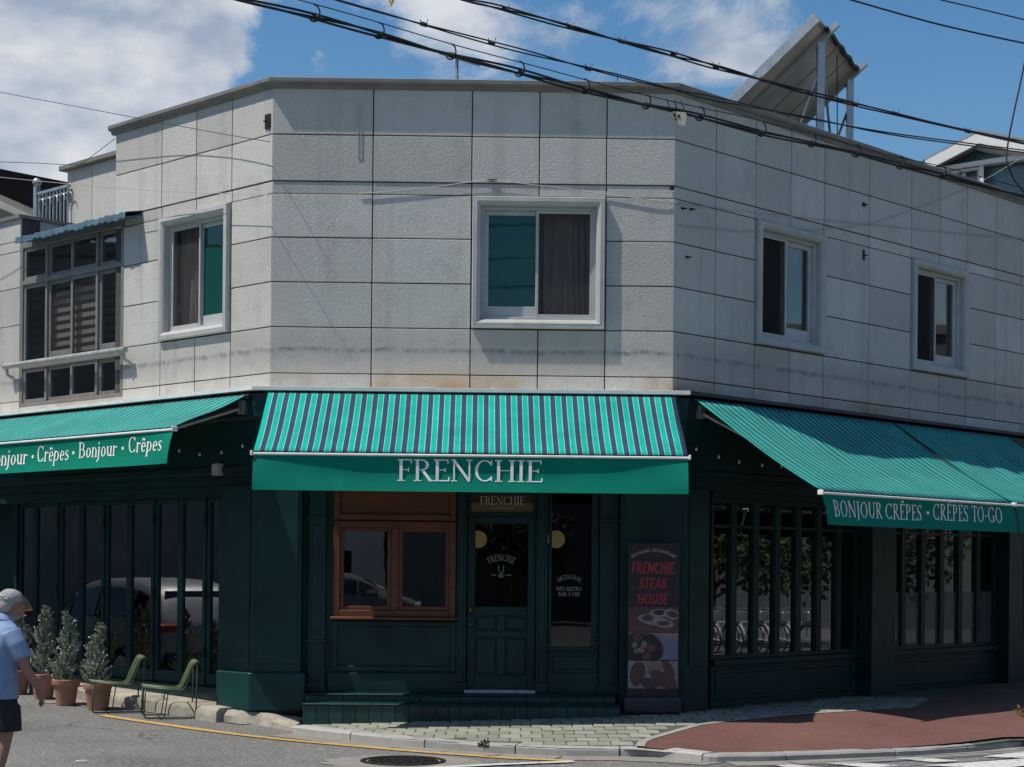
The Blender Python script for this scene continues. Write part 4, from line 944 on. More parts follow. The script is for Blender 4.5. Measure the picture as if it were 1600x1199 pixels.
# --- right: two window bays
W0 = .05
def RU(x, y=930, o_=W0): return FR.u(x, y, o_)
def RZ(y, x=1120, o_=W0): return FR.z(x, y, o_)
p2a, p2b = FR.u(1363, 930, G - .04), FR.u(1400, 930, G - .04)
p3a = FR.u(1577, 930, G - .04)
zb_, zt_ = RZ(1031), RZ(778); ztr = RZ(822)
for a, b_ in ((p2a, p2b), (p3a, p3a + .42), (p3a + 2.2, p3a + 2.6)):
    ob('pier', MB(FR.w).box(a, b_, -.02, G - .04, .0, ZF0 - .1), M['green'], bl, bevel=.006)
    ob('pier_fillet', MB(FR.w).box(b_ + .001, b_ + .05, -.02, G - .12, .3, ZF0 - .1), M['green'], bl, bevel=.006)
def bay(x0u, x1u, nl, frost):
    ob('window_sill', MB(FR.w).box(x0u, x1u, -.05, W0 + .09, zb_ - .07, zb_), M['green'], bl, bevel=.006)
    ob('window_riser', MB(FR.w).box(x0u, x1u, -.05, W0 + .04, -.05, zb_ - .07), M['green'], bl)
    ob('window_head', MB(FR.w).box(x0u, x1u, -.05, W0 + .04, zt_, ZF0 - .1), M['green'], bl)
    frame_box('riser_moulding', FR, x0u + .08, x1u - .08, .17, zb_ - .12, W0 + .038, W0 + .055, .05, M['green'], bl)
    w_ = (x1u - x0u) / nl
    for k in range(nl):
        a, b_ = x0u + k * w_ + .002, x0u + (k + 1) * w_ - .002
        wd = frame_box('shop_window', FR, a, b_, zb_ + .002, zt_ - .002, W0 - .05, W0 + .03, .052, M['green'], bl, bevel=.004)
        ob('glazing_bar', MB(FR.w).box(a + .052, b_ - .052, W0 - .03, W0 + .02, ztr - .018, ztr + .018), M['green'], wd)
        ob('pane', MB(FR.w).box(a + .048, b_ - .048, W0 - .022, W0 - .016, zb_ + .05, zt_ - .05), M['glass_shop'], wd)
        if frost: ob('frosted_panel', MB(FR.w).box(a + .05, b_ - .05, W0 - .015, W0 - .011, zb_ + .052, zb_ + .80), M['glass_frost'], wd)
bay(FR.u(1108, 930, W0), p2a - .0, 7, False)
bay(p2b + .051, p3a, 6, True)
bay(p3a + .471, p3a + 2.2, 4, False)

# --- interior things glimpsed through the glass
def lamp_globe(px, py, Y, r_, label):
    p = at(px, py, Y); t = thing('globe_lamp', p - Vector((0, 0, r_)), label, 'lamp', 'globe lamps inside the entrance')
    ob('globe', MB().lathe([(r_ * math.sin(math.pi * k / 12), -r_ * math.cos(math.pi * k / 12)) for k in range(13)], 24, p), M['globe'], t, smooth='all')
    ob('cord', MB().tube([p + Vector((0, 0, r_)), Vector((p.x, p.y, 3.0))], .008, 6), M['black'], t)
lamp_globe(747.5, 843, 20.7, .105, 'round warm globe lamp seen through the door glass')
lamp_globe(869, 843, 20.7, .108, 'round warm globe lamp seen through the side light glass')
for i, (px, py) in enumerate(((206, 806), (298, 803))):
    p = at(px, py, 22.9 if i == 0 else 21.9)
    t = thing('pendant_lamp', p, ['warm shaded ceiling lamp seen through the middle folding doors', 'warm shaded ceiling lamp seen nearest the corner pillar'][i], 'lamp', 'ceiling lamps inside the dining room')
    ob('shade', MB().lathe([(.02, .06), (.05, .05), (.085, .02), (.09, 0), (.06, -.03), (.0, -.045)], 18, p), M['globe'], t, smooth='all')
    ob('stem', MB().tube([p + Vector((0, 0, .05)), Vector((p.x, p.y, 3.0))], .012, 6), M['brass'], t)
def cafe_chair(loc, rz, label):
    t = thing('cafe_chair', (0, 0, 0), label, 'chair', 'pale chairs inside the dining room'); m = M['pale']
    ob('seat', MB().box(-.2, .2, -.2, .2, .43, .46), m, t, bevel=.01)
    for sx in (-1, 1):
        ob('leg', MB().tube([(sx * .18, -.18, 0), (sx * .16, -.16, .44)], .014, 6), m, t)
    ob('back_frame', MB().tube([(-.19, .2, 0), (-.17, .18, .46), (-.18, .22, .75), (-.12, .24, .86), (.12, .24, .86), (.18, .22, .75), (.17, .18, .46), (.19, .2, 0)], .014, 6), m, t)
    t.location = loc; t.rotation_euler.z = rz
cafe_chair((-6.2, 24.2, .27), .6, 'pale metal chair behind the glass left of the conifers')
cafe_chair((-5.55, 23.9, .27), .4, 'pale metal chair behind the glass above the middle conifer')
cafe_chair((-3.6, 22.3, .27), 2.4, 'pale metal chair behind the glass near the corner pillar')
t = thing('cafe_table', (-4.35, 22.9, .27), 'pale cloth covered table behind the folding doors', 'table')
ob('top', MB().box(-4.7, -4.0, 22.55, 23.25, .98, 1.01), M['house'], t, bevel=.01); ob('cloth', MB().box(-4.71, -3.99, 22.54, 23.26, .72, .979), M['house'], t, bevel=.01); ob('pedestal', MB().tube([(-4.35, 22.9, .27), (-4.35, 22.9, .98)], .04, 8), M['black'], t)

# ================================================================== AWNINGS
def awning(fa, ut0, ut1, zt, off_b, ub0, ub1, zb, vh, label, words, fade=0.0, sag=.05, flare=.05):
    c = fa.w((ut0 + ut1) / 2, G, zt)
    t = thing('striped_awning', c, label, 'awning', 'striped green awnings over the shopfront')
    o_t = G + .035; nu, nv = 48, 14; vs_ = []; uvs = []
    for i in range(nu + 1):
        f = i / nu
        for j in range(nv + 1):
            h = j / nv; u = (ut0 + (ut1 - ut0) * f) * (1 - h) + (ub0 + (ub1 - ub0) * f) * h
            edge = math.sin(math.pi * f) ** .6
            sg = -sag * math.sin(math.pi * h) * (.35 + .65 * edge) + (.007 * math.sin(f * 41 + 5 * h) + .009 * math.sin(f * 17 - 4 * h + 1)) * math.sin(math.pi * h)
            vs_.append(fa.w(u, o_t + (off_b - o_t) * h, zt + (zb - zt) * h + sg)); uvs.append(((ub1 - ub0) * f + fade, h))
    mb = MB(); mb.add(vs_, [(i * (nv + 1) + j, (i + 1) * (nv + 1) + j, (i + 1) * (nv + 1) + j + 1, i * (nv + 1) + j + 1) for i in range(nu) for j in range(nv)])
    cn = ob('canopy', mb, M['stripes'], t, smooth='all', recalc=False)
    ul = cn.data.uv_layers.new(name='UVMap')
    for lp in cn.data.loops: ul.data[lp.index].uv = uvs[lp.vertex_index]
    so = cn.modifiers.new('thickness', 'SOLIDIFY'); so.thickness = .004; so.offset = 1
    # front bar, roller, arms
    mbb = MB(fa.w); mbb.box(ub0 - .02, ub1 + .02, off_b - .02, off_b + .03, zb - .045, zb - .018)
    fb = ob('front_bar', mbb, M['flash'], t, bevel=.008)
    for u in (ub0 - .03, ub1 + .008): ob('end_cap', MB(fa.w).box(u, u + .022, off_b - .03, off_b + .045, zb - .052, zb + .002), M['flash'], t, bevel=.006)
    ob('roller', MB().tube([fa.w(ut0 - .02, G + .02, zt - .02), fa.w(ut1 + .02, G + .02, zt - .02)], .03, 12), M['standm'], t, smooth=True)
    for sgn, uu, ub_ in ((1, ut0 + .12, ub0 + .12), (-1, ut1 - .12, ub1 - .12)):
        el = fa.w(uu + sgn * .55, (G + off_b) / 2, (zt + zb) / 2 - .16)
        ob('arm', MB().tube([fa.w(uu, G, zt - .14), el], .022, 8), M['steel'], t); ob('arm', MB().tube([el, fa.w(ub_ + sgn * .25, off_b - .02, zb - .03)], .018, 8), M['steel'], t)
        ob('bracket', MB(fa.w).box(uu - .05, uu + .05, G - .02, G + .05, zt - .22, zt - .06), M['steel'], t, bevel=.005)
    # valance
    def vpt(u, h, lift=0.0):              # h: 0 top, 1 bottom
        f = (u - ub0) / (ub1 - ub0); e = min(f, 1 - f) * (ub1 - ub0)
        k = math.exp(-e / .45); wv = .005 * math.sin(u * 2.6 + .7) + .002 * math.sin(u * 9.1)
        bul = flare * math.sin(h * math.pi * .5) * (.55 + .9 * k) + wv * h - .03 * math.sin(math.pi * h) * (1 - k)
        return fa.w(u, off_b + .012 + bul + lift, zb - .047 - vh * h)
    nu, nv = 64, 10; mb = MB()
    mb.add([vpt(ub0 + (ub1 - ub0) * i / nu, j / nv) for i in range(nu + 1) for j in range(nv + 1)], [(i * (nv + 1) + j, i * (nv + 1) + j + 1, (i + 1) * (nv + 1) + j + 1, (i + 1) * (nv + 1) + j) for i in range(nu) for j in range(nv)])
    va = ob('valance', mb, M['valance'], t, smooth='all', recalc=False)
    for txt, x0, x1, zb0, cap, tt in words:
        fn = lambda u, l, z: vpt(u, (zb - .047 - z) / vh, l + .0034)
        ob('lettering', text_mesh(fn, txt, x0, x1, zb0, cap, *tt), M['white'], va)
    return t
ZA = FF.z(740, 617, G)
ob_ = G + 1.40
u0_, z_ = FF.uz(396, 707, ob_); u1_, _ = FF.uz(1075, 709, ob_); zb_f = FF.z(735, 708, ob_)
vh = .375
ov = ob_ + .04
awning(FF, FF.u(420, 617, G), FF.u(1055, 620, G), ZA, ob_, u0_, u1_, zb_f, vh, 'striped awning over the entrance, green valance lettered FRENCHIE',
       [('FRENCHIE', FF.u(621, 735, ov), FF.u(848, 735, ov), FF.z(735, 752.5, ov), FF.z(735, 718.5, ov) - FF.z(735, 752.5, ov), (.125, .05))])
ol = G + 1.07
zl_ = FL.z(272, 667, ol); ue = FL.u(272, 667, ol); us_ = FL.u(-130, 690, ol); ov = ol + .04
words = []
for txt, x0, x1, yb in (('Crêpes', 197, 253, 706), ('.', 184, 192, 711), ('Bonjour', 120, 179, 714), ('.', 107, 115, 718), ('Crêpes', 54, 104, 720.5), ('.', 43, 51, 724), ('Bonjour', -22, 39, 727)):
    xm = (x0 + x1) / 2; cap = FL.z(xm, yb - 25, ov) - FL.z(xm, yb, ov)
    words.append((txt, FL.u(x0, yb, ov), FL.u(x1, yb, ov), FL.z(xm, yb, ov), cap, (.13, .055)))
awning(FL, us_, FL.u(391, 618, G), FL.z(391, 617, G), ol, us_, ue, zl_, .365, 'striped awning on the left side wall lettered Bonjour and Crêpes', words, sag=.03)
orr = G + 1.79; ov = orr + .04
zr_ = FR.z(1283, 766, orr)
ra0, ra1 = FR.u(1283, 766, orr), FR.u(1581, 783, orr)
words = []
for txt, x0, x1, yb in (('BONJOUR CRÊPES', 1302, 1444, 810.5), ('.', 1449, 1459, 812), ('CRÊPES TO-GO', 1461, 1567, 815)):
    xm = (x0 + x1) / 2; cap = FR.z(xm, yb - 25, ov) - FR.z(xm, yb, ov); words.append((txt, FR.u(x0, yb, ov), FR.u(x1, yb, ov), FR.z(xm, yb, ov), cap, (.125, .05)))
zt_r = FR.z(1083, 624, G)
awning(FR, ra0, ra1, zt_r, orr, ra0, ra1, zr_, .33, 'striped awning on the right lettered BONJOUR CRÊPES and CRÊPES TO-GO', words, sag=.09)
awning(FR, ra1 + .07, ra1 + 3.1, zt_r, orr, ra1 + .07, ra1 + 3.1, zr_, .33, 'partly cut off striped awning at the right picture edge', [], sag=.09)

# festoon bulbs and a small wall camera under the awnings
for fa, pts, which in ((FL, ((280, 704), (312, 710), (346, 707), (379, 697)), 'left'), (FR, ((1088, 702), (1123, 714), (1155, 722), (1191, 727), (1221, 729)), 'right')):
    prev = None
    for k, (x, y) in enumerate(pts):
        u, z = fa.uz(x, y, G + .04); p = fa.w(u, G + .04, z)
        lb = thing('festoon_bulb', p, 'small pale festoon bulb, %s of those strung under the %s awning' % (["first", "second", "third", "fourth", "fifth"][k] + " from the left", which), 'bulb', 'bulbs strung under the %s awning' % which)
        ob('bulb', MB().lathe([(.0, -.024), (.011, -.019), (.016, -.006), (.012, .010), (.008, .018)], 10, p), M['bulb'], lb, smooth='all')
        ob('holder', MB().lathe([(.012, .018), (.014, .04), (.004, .055)], 8, p), M['black'], lb)
        if k: 
            q = prev; mid = (p + q) / 2 + Vector((0, 0, .0)); ob('wire', MB().tube([p + Vector((0, 0, .05)), mid + Vector((0, 0, .03)), q + Vector((0, 0, .05))], .004, 5), M['black'], lb)
        prev = p
u, z = FL.uz(343, 734, G - .03)
t = thing('wall_camera', FL.w(u, G - .05, z), 'small white security camera on the dark fascia left of the corner', 'camera')
ob('body', MB(FL.w).box(u - .055, u + .06, G - .05, G + .05, z - .07, z + .07), M['alu'], t, bevel=.01)
ob('lens', MB(FL.w).box(u - .085, u - .055, G - .01, G + .04, z - .03, z + .03), M['black'], t, bevel=.005)

# ================================================================== ROOF THINGS AND NEIGHBOURS
def px_prism(name, pts, Y, depth, m, parent, bevel=0, skew=0.0, x_ref=1530):
    f = [at(x, y, Y + skew * (x - x_ref) / 100) for x, y in pts]; b_ = [Vector((p.x, p.y + depth, p.z)) for p in f]; n_ = len(f)
    mb = MB(); mb.add(f + b_, [tuple(range(n_)), tuple(range(n_, 2 * n_))[::-1]] + [(i, (i + 1) % n_, n_ + (i + 1) % n_, n_ + i) for i in range(n_)])
    return ob(name, mb, m, parent, bevel=bevel)
# solar collector on a steel stand
A = at(1279, 31, 22.5)
eu = Vector((.97, 2.3, 0)).normalized(); es = Vector((-.92, .39, 0)).normalized()
dn = (es * 1.094 + Vector((0, 0, -.95))).normalized(); nr = eu.cross(dn).normalized()
if nr.z < 0: nr = -nr
sp = thing('solar_collector', (A.x, A.y, 7.1), 'tilted solar collector on a galvanised stand at the roof edge', 'solar panel')
SW, SLn = 2.45, 2.05
def sq(a, b_, c): return A + eu * a + dn * b_ + nr * c
ob('collector_box', MB(sq).box(0.03, SW - .03, .03, SLn, .0, .09), M['panelback'], sp, bevel=.006)
for k in range(1, 4): ob('seam', MB(sq).box(SW * k / 4 - .008, SW * k / 4 + .008, .05, SLn, -.006, -.001), M['housedark'], sp)
for a0_, a1_, b0_, b1_ in ((-.02, .028, 0, SLn), (SW - .028, SW + .02, 0, SLn), (.028, SW - .028, -.02, .028)): ob('edge_frame', MB(sq).box(a0_, a1_, b0_, b1_, -.03, .11), M['steel'], sp, bevel=.006)
ob('cover_glass', MB(sq).box(.03, SW - .03, .03, SLn, .092, .098), M['glass_dark'], sp)
for a_ in (.42, SW - .12): ob('rail', MB(sq).box(a_ - .03, a_ + .03, -.16, SLn, -.11, -.034), M['steel'], sp, bevel=.004)
for a_ in (.42, SW - .12):
    tp = sq(a_, .16, -.09); ob('post', MB().box(tp.x - .05, tp.x + .05, tp.y - .05, tp.y + .05, 6.6, tp.z), M['steel'], sp, bevel=.006)
    lw = sq(a_, 1.35, -.09); ob('brace', MB().tube([Vector((tp.x, tp.y, tp.z - .35)), Vector((lw.x + .25, lw.y, 6.8))], .02, 6), M['steel'], sp)
p0, p1 = sq(.42, .16, -.12), sq(SW - .12, .16, -.12)
ob('cross_brace', MB().tube([p0 + Vector((0, 0, -.15)), Vector((p1.x - .15, p1.y, 6.7))], .018, 6), M['steel'], sp)
n_ = 14; q = []
for k in range(n_): q.append(sq(.3 + (SW - .35) * k / (n_ - 1), -.01 + .012 * math.sin(k * 1.9), -.045 + .012 * math.sin(k * 2.7)))
ob('lagged_pipe', MB().tube(q, [.034 + .005 * math.sin(k * 2.1) for k in range(n_)], 8), M['black'], sp, smooth='all')
pd_ = sq(1.2, .1, -.1); ob('drop_cable', MB().tube([pd_, pd_ + Vector((.02, 0, -1.6))], .008, 5), M['black'], sp)
# floodlight post
b0 = at(715, 150, 22.0); t0 = at(714, 93, 22.0)
fl = thing('roof_floodlight', (b0.x, b0.y, 7.0), 'thin grey post with flat lamp head above the parapet', 'lamp')
ob('post', MB().tube([Vector((b0.x, b0.y, 7.0)), t0], .022, 8), M['steel'], fl)
ha, hb = at(693, 87, 22.2), at(742, 102, 21.8); dd = (hb - ha).normalized(); sd_ = Vector((-dd.y, dd.x, 0)).normalized() * .10
ob('lamp_head', MB().loft([[p - sd_, p + sd_, p + sd_ + Vector((0, 0, .05)), p - sd_ + Vector((0, 0, .05))] for p in (ha, hb)]), M['steel'], fl, bevel=.008)
# left neighbour with black roof
nb = thing('black_roofed_house', at(-60, 1000, 31) * 1.0, 'neighbouring house with black roof and cream eaves behind the terrace', 'house')
px_prism('roof', [(-200, 226), (0, 264), (112, 286), (125, 340), (60, 332), (0, 303), (-200, 260)], 31, 5, M['roofdark'], nb)
px_prism('eave_board', [(-200, 262), (0, 304), (62, 331), (62, 341), (0, 314), (-200, 272)], 30.6, .3, M['greyboard'], nb)
px_prism('fascia_board', [(-200, 272), (0, 314), (58, 340), (50, 347), (0, 325), (-200, 284)], 30.4, .3, M['cream'], nb)
px_prism('wall', [(-200, 280), (0, 320), (60, 346), (110, 360), (110, 1040), (-200, 1040)], 31.2, 4, M['cream'], nb)
# right neighbour with white gable
wb = thing('white_gabled_house', at(1600, 1000, 33), 'white gabled house with teal windows rising behind the right roofline', 'house')
px_prism('wall', [(1452, 268), (1530, 224), (1720, 262), (1720, 1030), (1452, 1030)], 33.5, 6, mat('teal_house_glass', (.10, .17, .19), .25), wb, skew=-.85)
px_prism('gable_board', [(1446, 251), (1530, 207), (1720, 244), (1720, 266), (1530, 224), (1455, 263), (1447, 263)], 33, .5, M['whitewall'], wb, skew=-.85)
px_prism('roof_edge', [(1444, 249), (1530, 203.5), (1720, 240), (1720, 244), (1530, 207), (1446, 251)], 33.02, 6.5, M['greyboard'], wb, skew=-.85)
px_prism('soffit', [(1456, 264), (1530, 225), (1720, 267), (1720, 274), (1530, 231), (1466, 264)], 33.3, .15, M['greyboard'], wb, skew=-.85)
px_prism('beam', [(1462, 262), (1530, 251), (1720, 222), (1720, 234), (1530, 258), (1462, 268)], 33.2, .25, M['whitewall'], wb, skew=-.85)
px_prism('post', [(1531, 256), (1537, 255), (1537, 330), (1531, 330)], 33.25, .2, M['whitewall'], wb, skew=-.85)
px_prism('window_frame', [(1470, 270), (1531, 261), (1531, 264), (1470, 274)], 33.3, .15, M['whitewall'], wb, skew=-.85)
px_prism('post', [(1505, 268), (1509, 268), (1509, 330), (1505, 330)], 33.35, .1, M['alu'], wb, skew=-.85)

# ================================================================== OVERHEAD CABLES
def smooth_pts(P, n=8):
    out = []
    for i in range(len(P) - 1):
        a = P[max(0, i - 1)]; b_ = P[i]; c = P[i + 1]; d = P[min(len(P) - 1, i + 2)]
        for k in range(n):
            t = k / n; out.append(.5 * ((2 * b_) + (c - a) * t + (2 * a - 5 * b_ + 4 * c - d) * t * t + (3 * b_ - a - 3 * c + d) * t ** 3))
    return out + [P[-1]]
def depth_of(x, Y0, Y1): return Y0 + (Y1 - Y0) * (x - 400) / 1200
def cable(name, pts, Y0, Y1, r_, label, m=None, strands=1, ties=()):
    P = smooth_pts([at(x, y, depth_of(x, Y0, Y1)) for x, y in pts])
    t = thing(name, P[len(P) // 2], label, 'cable')
    for s in range(strands):
        ph = s * 2.4
        Q = [p + Vector((0, .012 * math.sin(i * .31 + ph), (.011 * math.sin(i * .23 + ph) if strands > 1 else 0) + (s - (strands - 1) / 2) * r_ * 1.3)) for i, p in enumerate(P)]
        if name != 'drop_wire':           # the spans run on beyond the picture
            Q = [Q[0] + (Q[0] - Q[3]).normalized() * 9] + Q
            if name != 'thin_wire': Q = Q + [Q[-1] + (Q[-1] - Q[-4]).normalized() * 12]
        ob('strand', MB().tube(Q, r_, 6), m or M['cable'], t, smooth='all')
    return t, P
t1, P1 = cable('telephone_cable', [(300, -18), (375, 0), (480, 24), (580, 50), (692, 83), (800, 110), (902, 137), (1000, 162), (1083, 180), (1180, 205), (1260, 222), (1330, 238), (1400, 257), (1462, 271), (1560, 297), (1640, 318)], 13, 17.5, .0098, 'thick bundled black cable hung from rings, lowest across the facade', strands=3)
t2, P2 = cable('messenger_wire', [(400, -16), (460, -2), (575, 31), (690, 64), (798, 94), (907, 123), (998, 146), (1094, 169), (1180, 186), (1270, 210), (1340, 229), (1410, 247), (1475, 262), (1640, 305)], 13, 17.5, .0045, 'thin black carrier wire just above the thick bundled cable')
t3, P3 = cable('power_cable', [(450, -22), (525, 0), (662, 38), (800, 76), (902, 103), (1051, 139), (1100, 151), (1203, 173), (1287, 189), (1412, 212), (1640, 242)], 13.5, 18, .0068, 'double black cable crossing the sky just above the parapet', strands=2)
t4, P4 = cable('power_cable', [(650, -22), (725, 0), (779, 12), (880, 39), (961, 62), (1043, 84), (1110, 102), (1184, 123), (1256, 144), (1328, 161), (1387, 175), (1512, 205), (1640, 232)], 14, 18, .0082, 'heavy twisted black cable, highest of the long spans', strands=3)
cable('overhead_wire', [(1270, -20), (1331, 0), (1440, 32), (1520, 50), (1640, 76)], 14, 18, .009, 'single black wire in the blue sky at upper right')
cable('overhead_wire', [(1410, -18), (1472, 0), (1540, 17), (1640, 40)], 14, 18, .007, 'short thin black wire at the extreme upper right corner')
cable('drop_wire', [(1612, 40), (1599, 109), (1583, 180), (1575, 227), (1573, 253), (1580, 272), (1590, 288), (1600, 302)], 17, 17.6, .009, 'black wire dropping steeply near the right picture edge')
cable('thin_wire', [(-60, 132), (0, 144), (225, 187), (330, 206), (422, 222)], 20.0, 9.9, .0045, 'thin grey wire from upper left to the parapet corner', M['cable'])
cable('thin_wire', [(-60, 251), (0, 253), (60, 255.5), (118, 257), (140, 247), (180, 217)], 21.0, 11.5, .0045, 'thin wire bent upward to the left end of the parapet', M['cable'])
cable('thin_wire', [(-60, 270), (0, 277), (110, 288), (250, 298), (426, 305)], 19.95, 9.9, .004, 'pale thin wire sagging across the terrace railing', M['wire'])
def wall_wire(pts, label):
    P = []
    for fa, x, y in pts: u, z = fa.uz(x, y, .014); P.append(fa.w(u, .014, z))
    t = thing('wall_wire', P[len(P) // 2], label, 'wire'); ob('strand', MB().tube(smooth_pts(P, 6), .005, 5), M['wire'], t, smooth='all')
wall_wire([(FF, 560, 303), (FF, 600, 300), (FF, 680, 292), (FF, 762, 283), (FF, 850, 291), (FF, 950, 304), (FF, 1048, 316), (FR, 1062, 318), (FR, 1232, 338), (FR, 1362, 351), (FR, 1480, 363), (FR, 1620, 375)], 'pale wire running above the front window and along the shaded wall')
wall_wire([(FR, 1060, 352), (FR, 1120, 358), (FR, 1190, 362.5), (FR, 1270, 359), (FR, 1355, 350), (FR, 1420, 330), (FR, 1525, 288), (FR, 1600, 244)], 'pale wire sagging then rising to the right roof edge')
def near(P, x):
    best = None
    for p in P:
        k = p.x / p.y
        if best is None or abs(k - (x - 800) / FPX) < best[0]: best = (abs(k - (x - 800) / FPX), p)
    return best[1]
for x in (482, 580, 692, 800, 903, 1001, 1090, 1182, 1262, 1333, 1402, 1463):
    lo, hi = near(P1, x), near(P2, x); h = max(.06, (hi.z - lo.z) * .62)
    pts = [lo + Vector((.045 * math.sin(a) - .01, 0, h / 2 - (h / 2 + .035) * math.cos(a))) for a in [R(q) for q in range(-60, 200, 20)]]
    ob('hanger_ring', MB().tube(pts, .007, 6), M['cable'], t1, smooth='all'); ob('cable_tie', MB().tube([lo + Vector((-.02, 0, .004)), lo + Vector((.025, 0, -.003))], .024, 8), M['cable'], t1)
for P_, tt, xs_ in ((P4, t4, (782, 880, 963, 1046, 1114, 1186, 1256, 1330, 1388, 1512)), (P3, t3, (662, 760, 905, 1050))):
    for x in xs_:
        p = near(P_, x); ob('cable_tie', MB().tube([p + Vector((-.03, 0, .008)), p + Vector((.03, 0, -.008))], .020, 7), M['cable'], tt)
        for s in (-.025, .03): ob('tie_tail', MB().tube([p + Vector((s, 0, .02)), p + Vector((s * 1.2, 0, .042))], .0035, 4), M['cable'], tt)
p = near(P1, 1060)
tg = thing('cable_tag', p, 'small cream plate hanging on the bundled cable before the right wall corner', 'tag')
Yp = p.y; px_prism('plate', [(1049, 176), (1052, 174), (1071, 176), (1073, 180), (1071, 195), (1068, 197), (1053, 193), (1050, 189)], Yp - .05, .012, M['tagm'], tg)
for q in ([(1053, 178), (1056, 177), (1056, 182), (1053, 182)], [(1059, 179), (1062, 179), (1062, 184), (1059, 184)], [(1054, 186), (1057, 185), (1057, 188), (1055, 188)]): px_prism('mark', q, Yp - .0545, .004, M['cable'], tg)
for x in (1042, 1053, 1064): ob('hook', MB().tube([at(x, 157, Yp - .04), at(x + 3, 166, Yp - .05), at(x + 6, 175, Yp - .04)], .005, 5), M['cable'], tg)
ys = thing('hanging_sign', at(612, 4, 12), 'tip of a small yellow diamond plate at the top edge', 'sign')
px_prism('plate', [(601, -16), (612, -24), (622, -14), (611, 11)], 12, .01, M['yellowsign'], ys); px_prism('mark', [(607, -6), (613, -8), (616, -4), (611, 4)], 11.99, .005, M['white'], ys)

# small wall hardware
hw_ = [(FL, 419, 190, .10, .17, 'small dark box fixed to the sunlit wall beside the corner'), (FF, 769, 282, .11, .02, 'small dark wire bracket above the front window'), (FF, 1050, 294, .05, .05, 'small hook on the right corner of the front wall'), (FR, 1066, 326, .05, .025, 'small dark fixing on the shaded wall just past the corner'), (FR, 1079, 327, .05, .025, 'second small dark fixing on the shaded wall past the corner'), (FR, 1073, 402, .045, .025, 'lower small dark fixing on the shaded wall near the corner'), (FR, 1349, 320, .07, .05, 'small rusty bolt high between the two shaded windows'), (FR, 1349, 399, .04, .14, 'short dark bar between the two shaded windows')]
for fa, x, y, w_, h, lbl in hw_:
    u, z = fa.uz(x, y, .0); t = thing('wall_fixing', fa.w(u, 0, z), lbl, 'fixing')
    ob('plate', MB(fa.w).box(u - w_ / 2, u + w_ / 2, .0, .015, z - h / 2, z + h / 2), M['iron'], t, bevel=.003)
    ob('pin', MB().tube([fa.w(u, .01, z), fa.w(u, .07, z - .01)], .009, 6), M['iron'], t)
u, z = FF.uz(562, 200); t = thing('wall_conduit', FF.w(u, .02, z), 'short pale conduit loop on the front wall left of centre', 'conduit')
ob('pipe', MB().tube([FF.w(u + .02, .006, FF.z(562, 155)), FF.w(u + .02, .006, FF.z(562, 245)), FF.w(u - .02, .006, FF.z(562, 247)), FF.w(u - .02, .006, FF.z(562, 157))], .004, 6), M['wire'], t)
an = at(965, 131, 21); t = thing('roof_antenna', Vector((an.x, an.y, 7.2)), 'tiny thin aerial standing on the parapet right of centre', 'aerial')
ob('mast', MB().tube([Vector((an.x, an.y, 7.2)), at(965, 121, 21)], .006, 5), M['cable'], t); ob('arms', MB().tube([at(960, 127, 21), at(965, 131, 21), at(970, 127, 21)], .005, 5), M['cable'], t)

# ================================================================== STREET THINGS
# roll-up banner
BO = .60
def BU(x, y=960): return FF.u(x, y, BO)
def BZ(y, x=1020): return FF.z(x, y, BO)
bn = thing('rollup_banner', FF.w(BU(1020), BO, .09), 'tall black roll-up banner reading FRENCHIE STEAK HOUSE beside the entrance', 'banner')
a, b_ = BU(981), BU(1061); zb0 = BZ(1090); zb1 = BZ(852)
ob('sheet', MB(FF.w).box(a, b_, BO - .004, BO, zb0, zb1), M['bannerblack'], bn)
ob('top_bar', MB(FF.w).box(a - .005, b_ + .005, BO - .015, BO + .015, zb1, zb1 + .022), M['standm'], bn, bevel=.005)
ob('base_housing', MB(FF.w).box(BU(975), BU(1064), BO - .10, BO + .10, BZ(1115), zb0 + .01), M['standm'], bn, bevel=.03, segs=2)
ob('pole', MB().tube([FF.w((a + b_) / 2, BO - .03, zb0), FF.w((a + b_) / 2, BO - .03, zb1)], .012, 8), M['steel'], bn)
for xx in (BU(978), BU(1060)): ob('foot', MB(FF.w).box(xx - .02, xx + .02, BO - .14, BO + .16, zs(1.6, 19.4) + .013, BZ(1115) + .004), M['standm'], bn, bevel=.004)
bw_ = tw(BO)
ob('lettering', text_mesh(bw_, 'ARTISANAL RESTAURANT', BU(985), BU(1056), BZ(862.5), .035, .15, .15, False, arc_r=.42), M['pale'], bn)
for txt, x0, x1, y0, y1 in (('FRENCHIE', 986, 1053, 896, 879), ('STEAK', 998, 1042, 920, 904), ('HOUSE', 995, 1043, 944, 928)):
    ob('lettering', text_mesh(bw_, txt, BU(x0), BU(x1), BZ(y0), BZ(y1) - BZ(y0), .20, .15, False, shear=.16), M['bannerred'], bn)
ly = [0]
def ell(x, y, rx, ry, m, rot=0, clip=(982, 1060, 948, 1078)):
    ly[0] += 1; n_ = 26; mb = MB(); P_ = []
    for k in range(n_):
        th = 2 * math.pi * k / n_; ex, ey = rx * math.cos(th), ry * math.sin(th) * (1 + .06 * math.sin(5 * th))
        X_, Y_ = x + ex * math.cos(rot) - ey * math.sin(rot), y + ex * math.sin(rot) + ey * math.cos(rot)
        P_.append((min(max(X_, clip[0]), clip[1]), min(max(Y_, clip[2]), clip[3])))
    mb.add([FF.w(BU(p_[0]), BO + .0006 + .00022 * ly[0], BZ(p_[1])) for p_ in P_], [tuple(range(n_))]); ob('food_print', mb, m, bn)
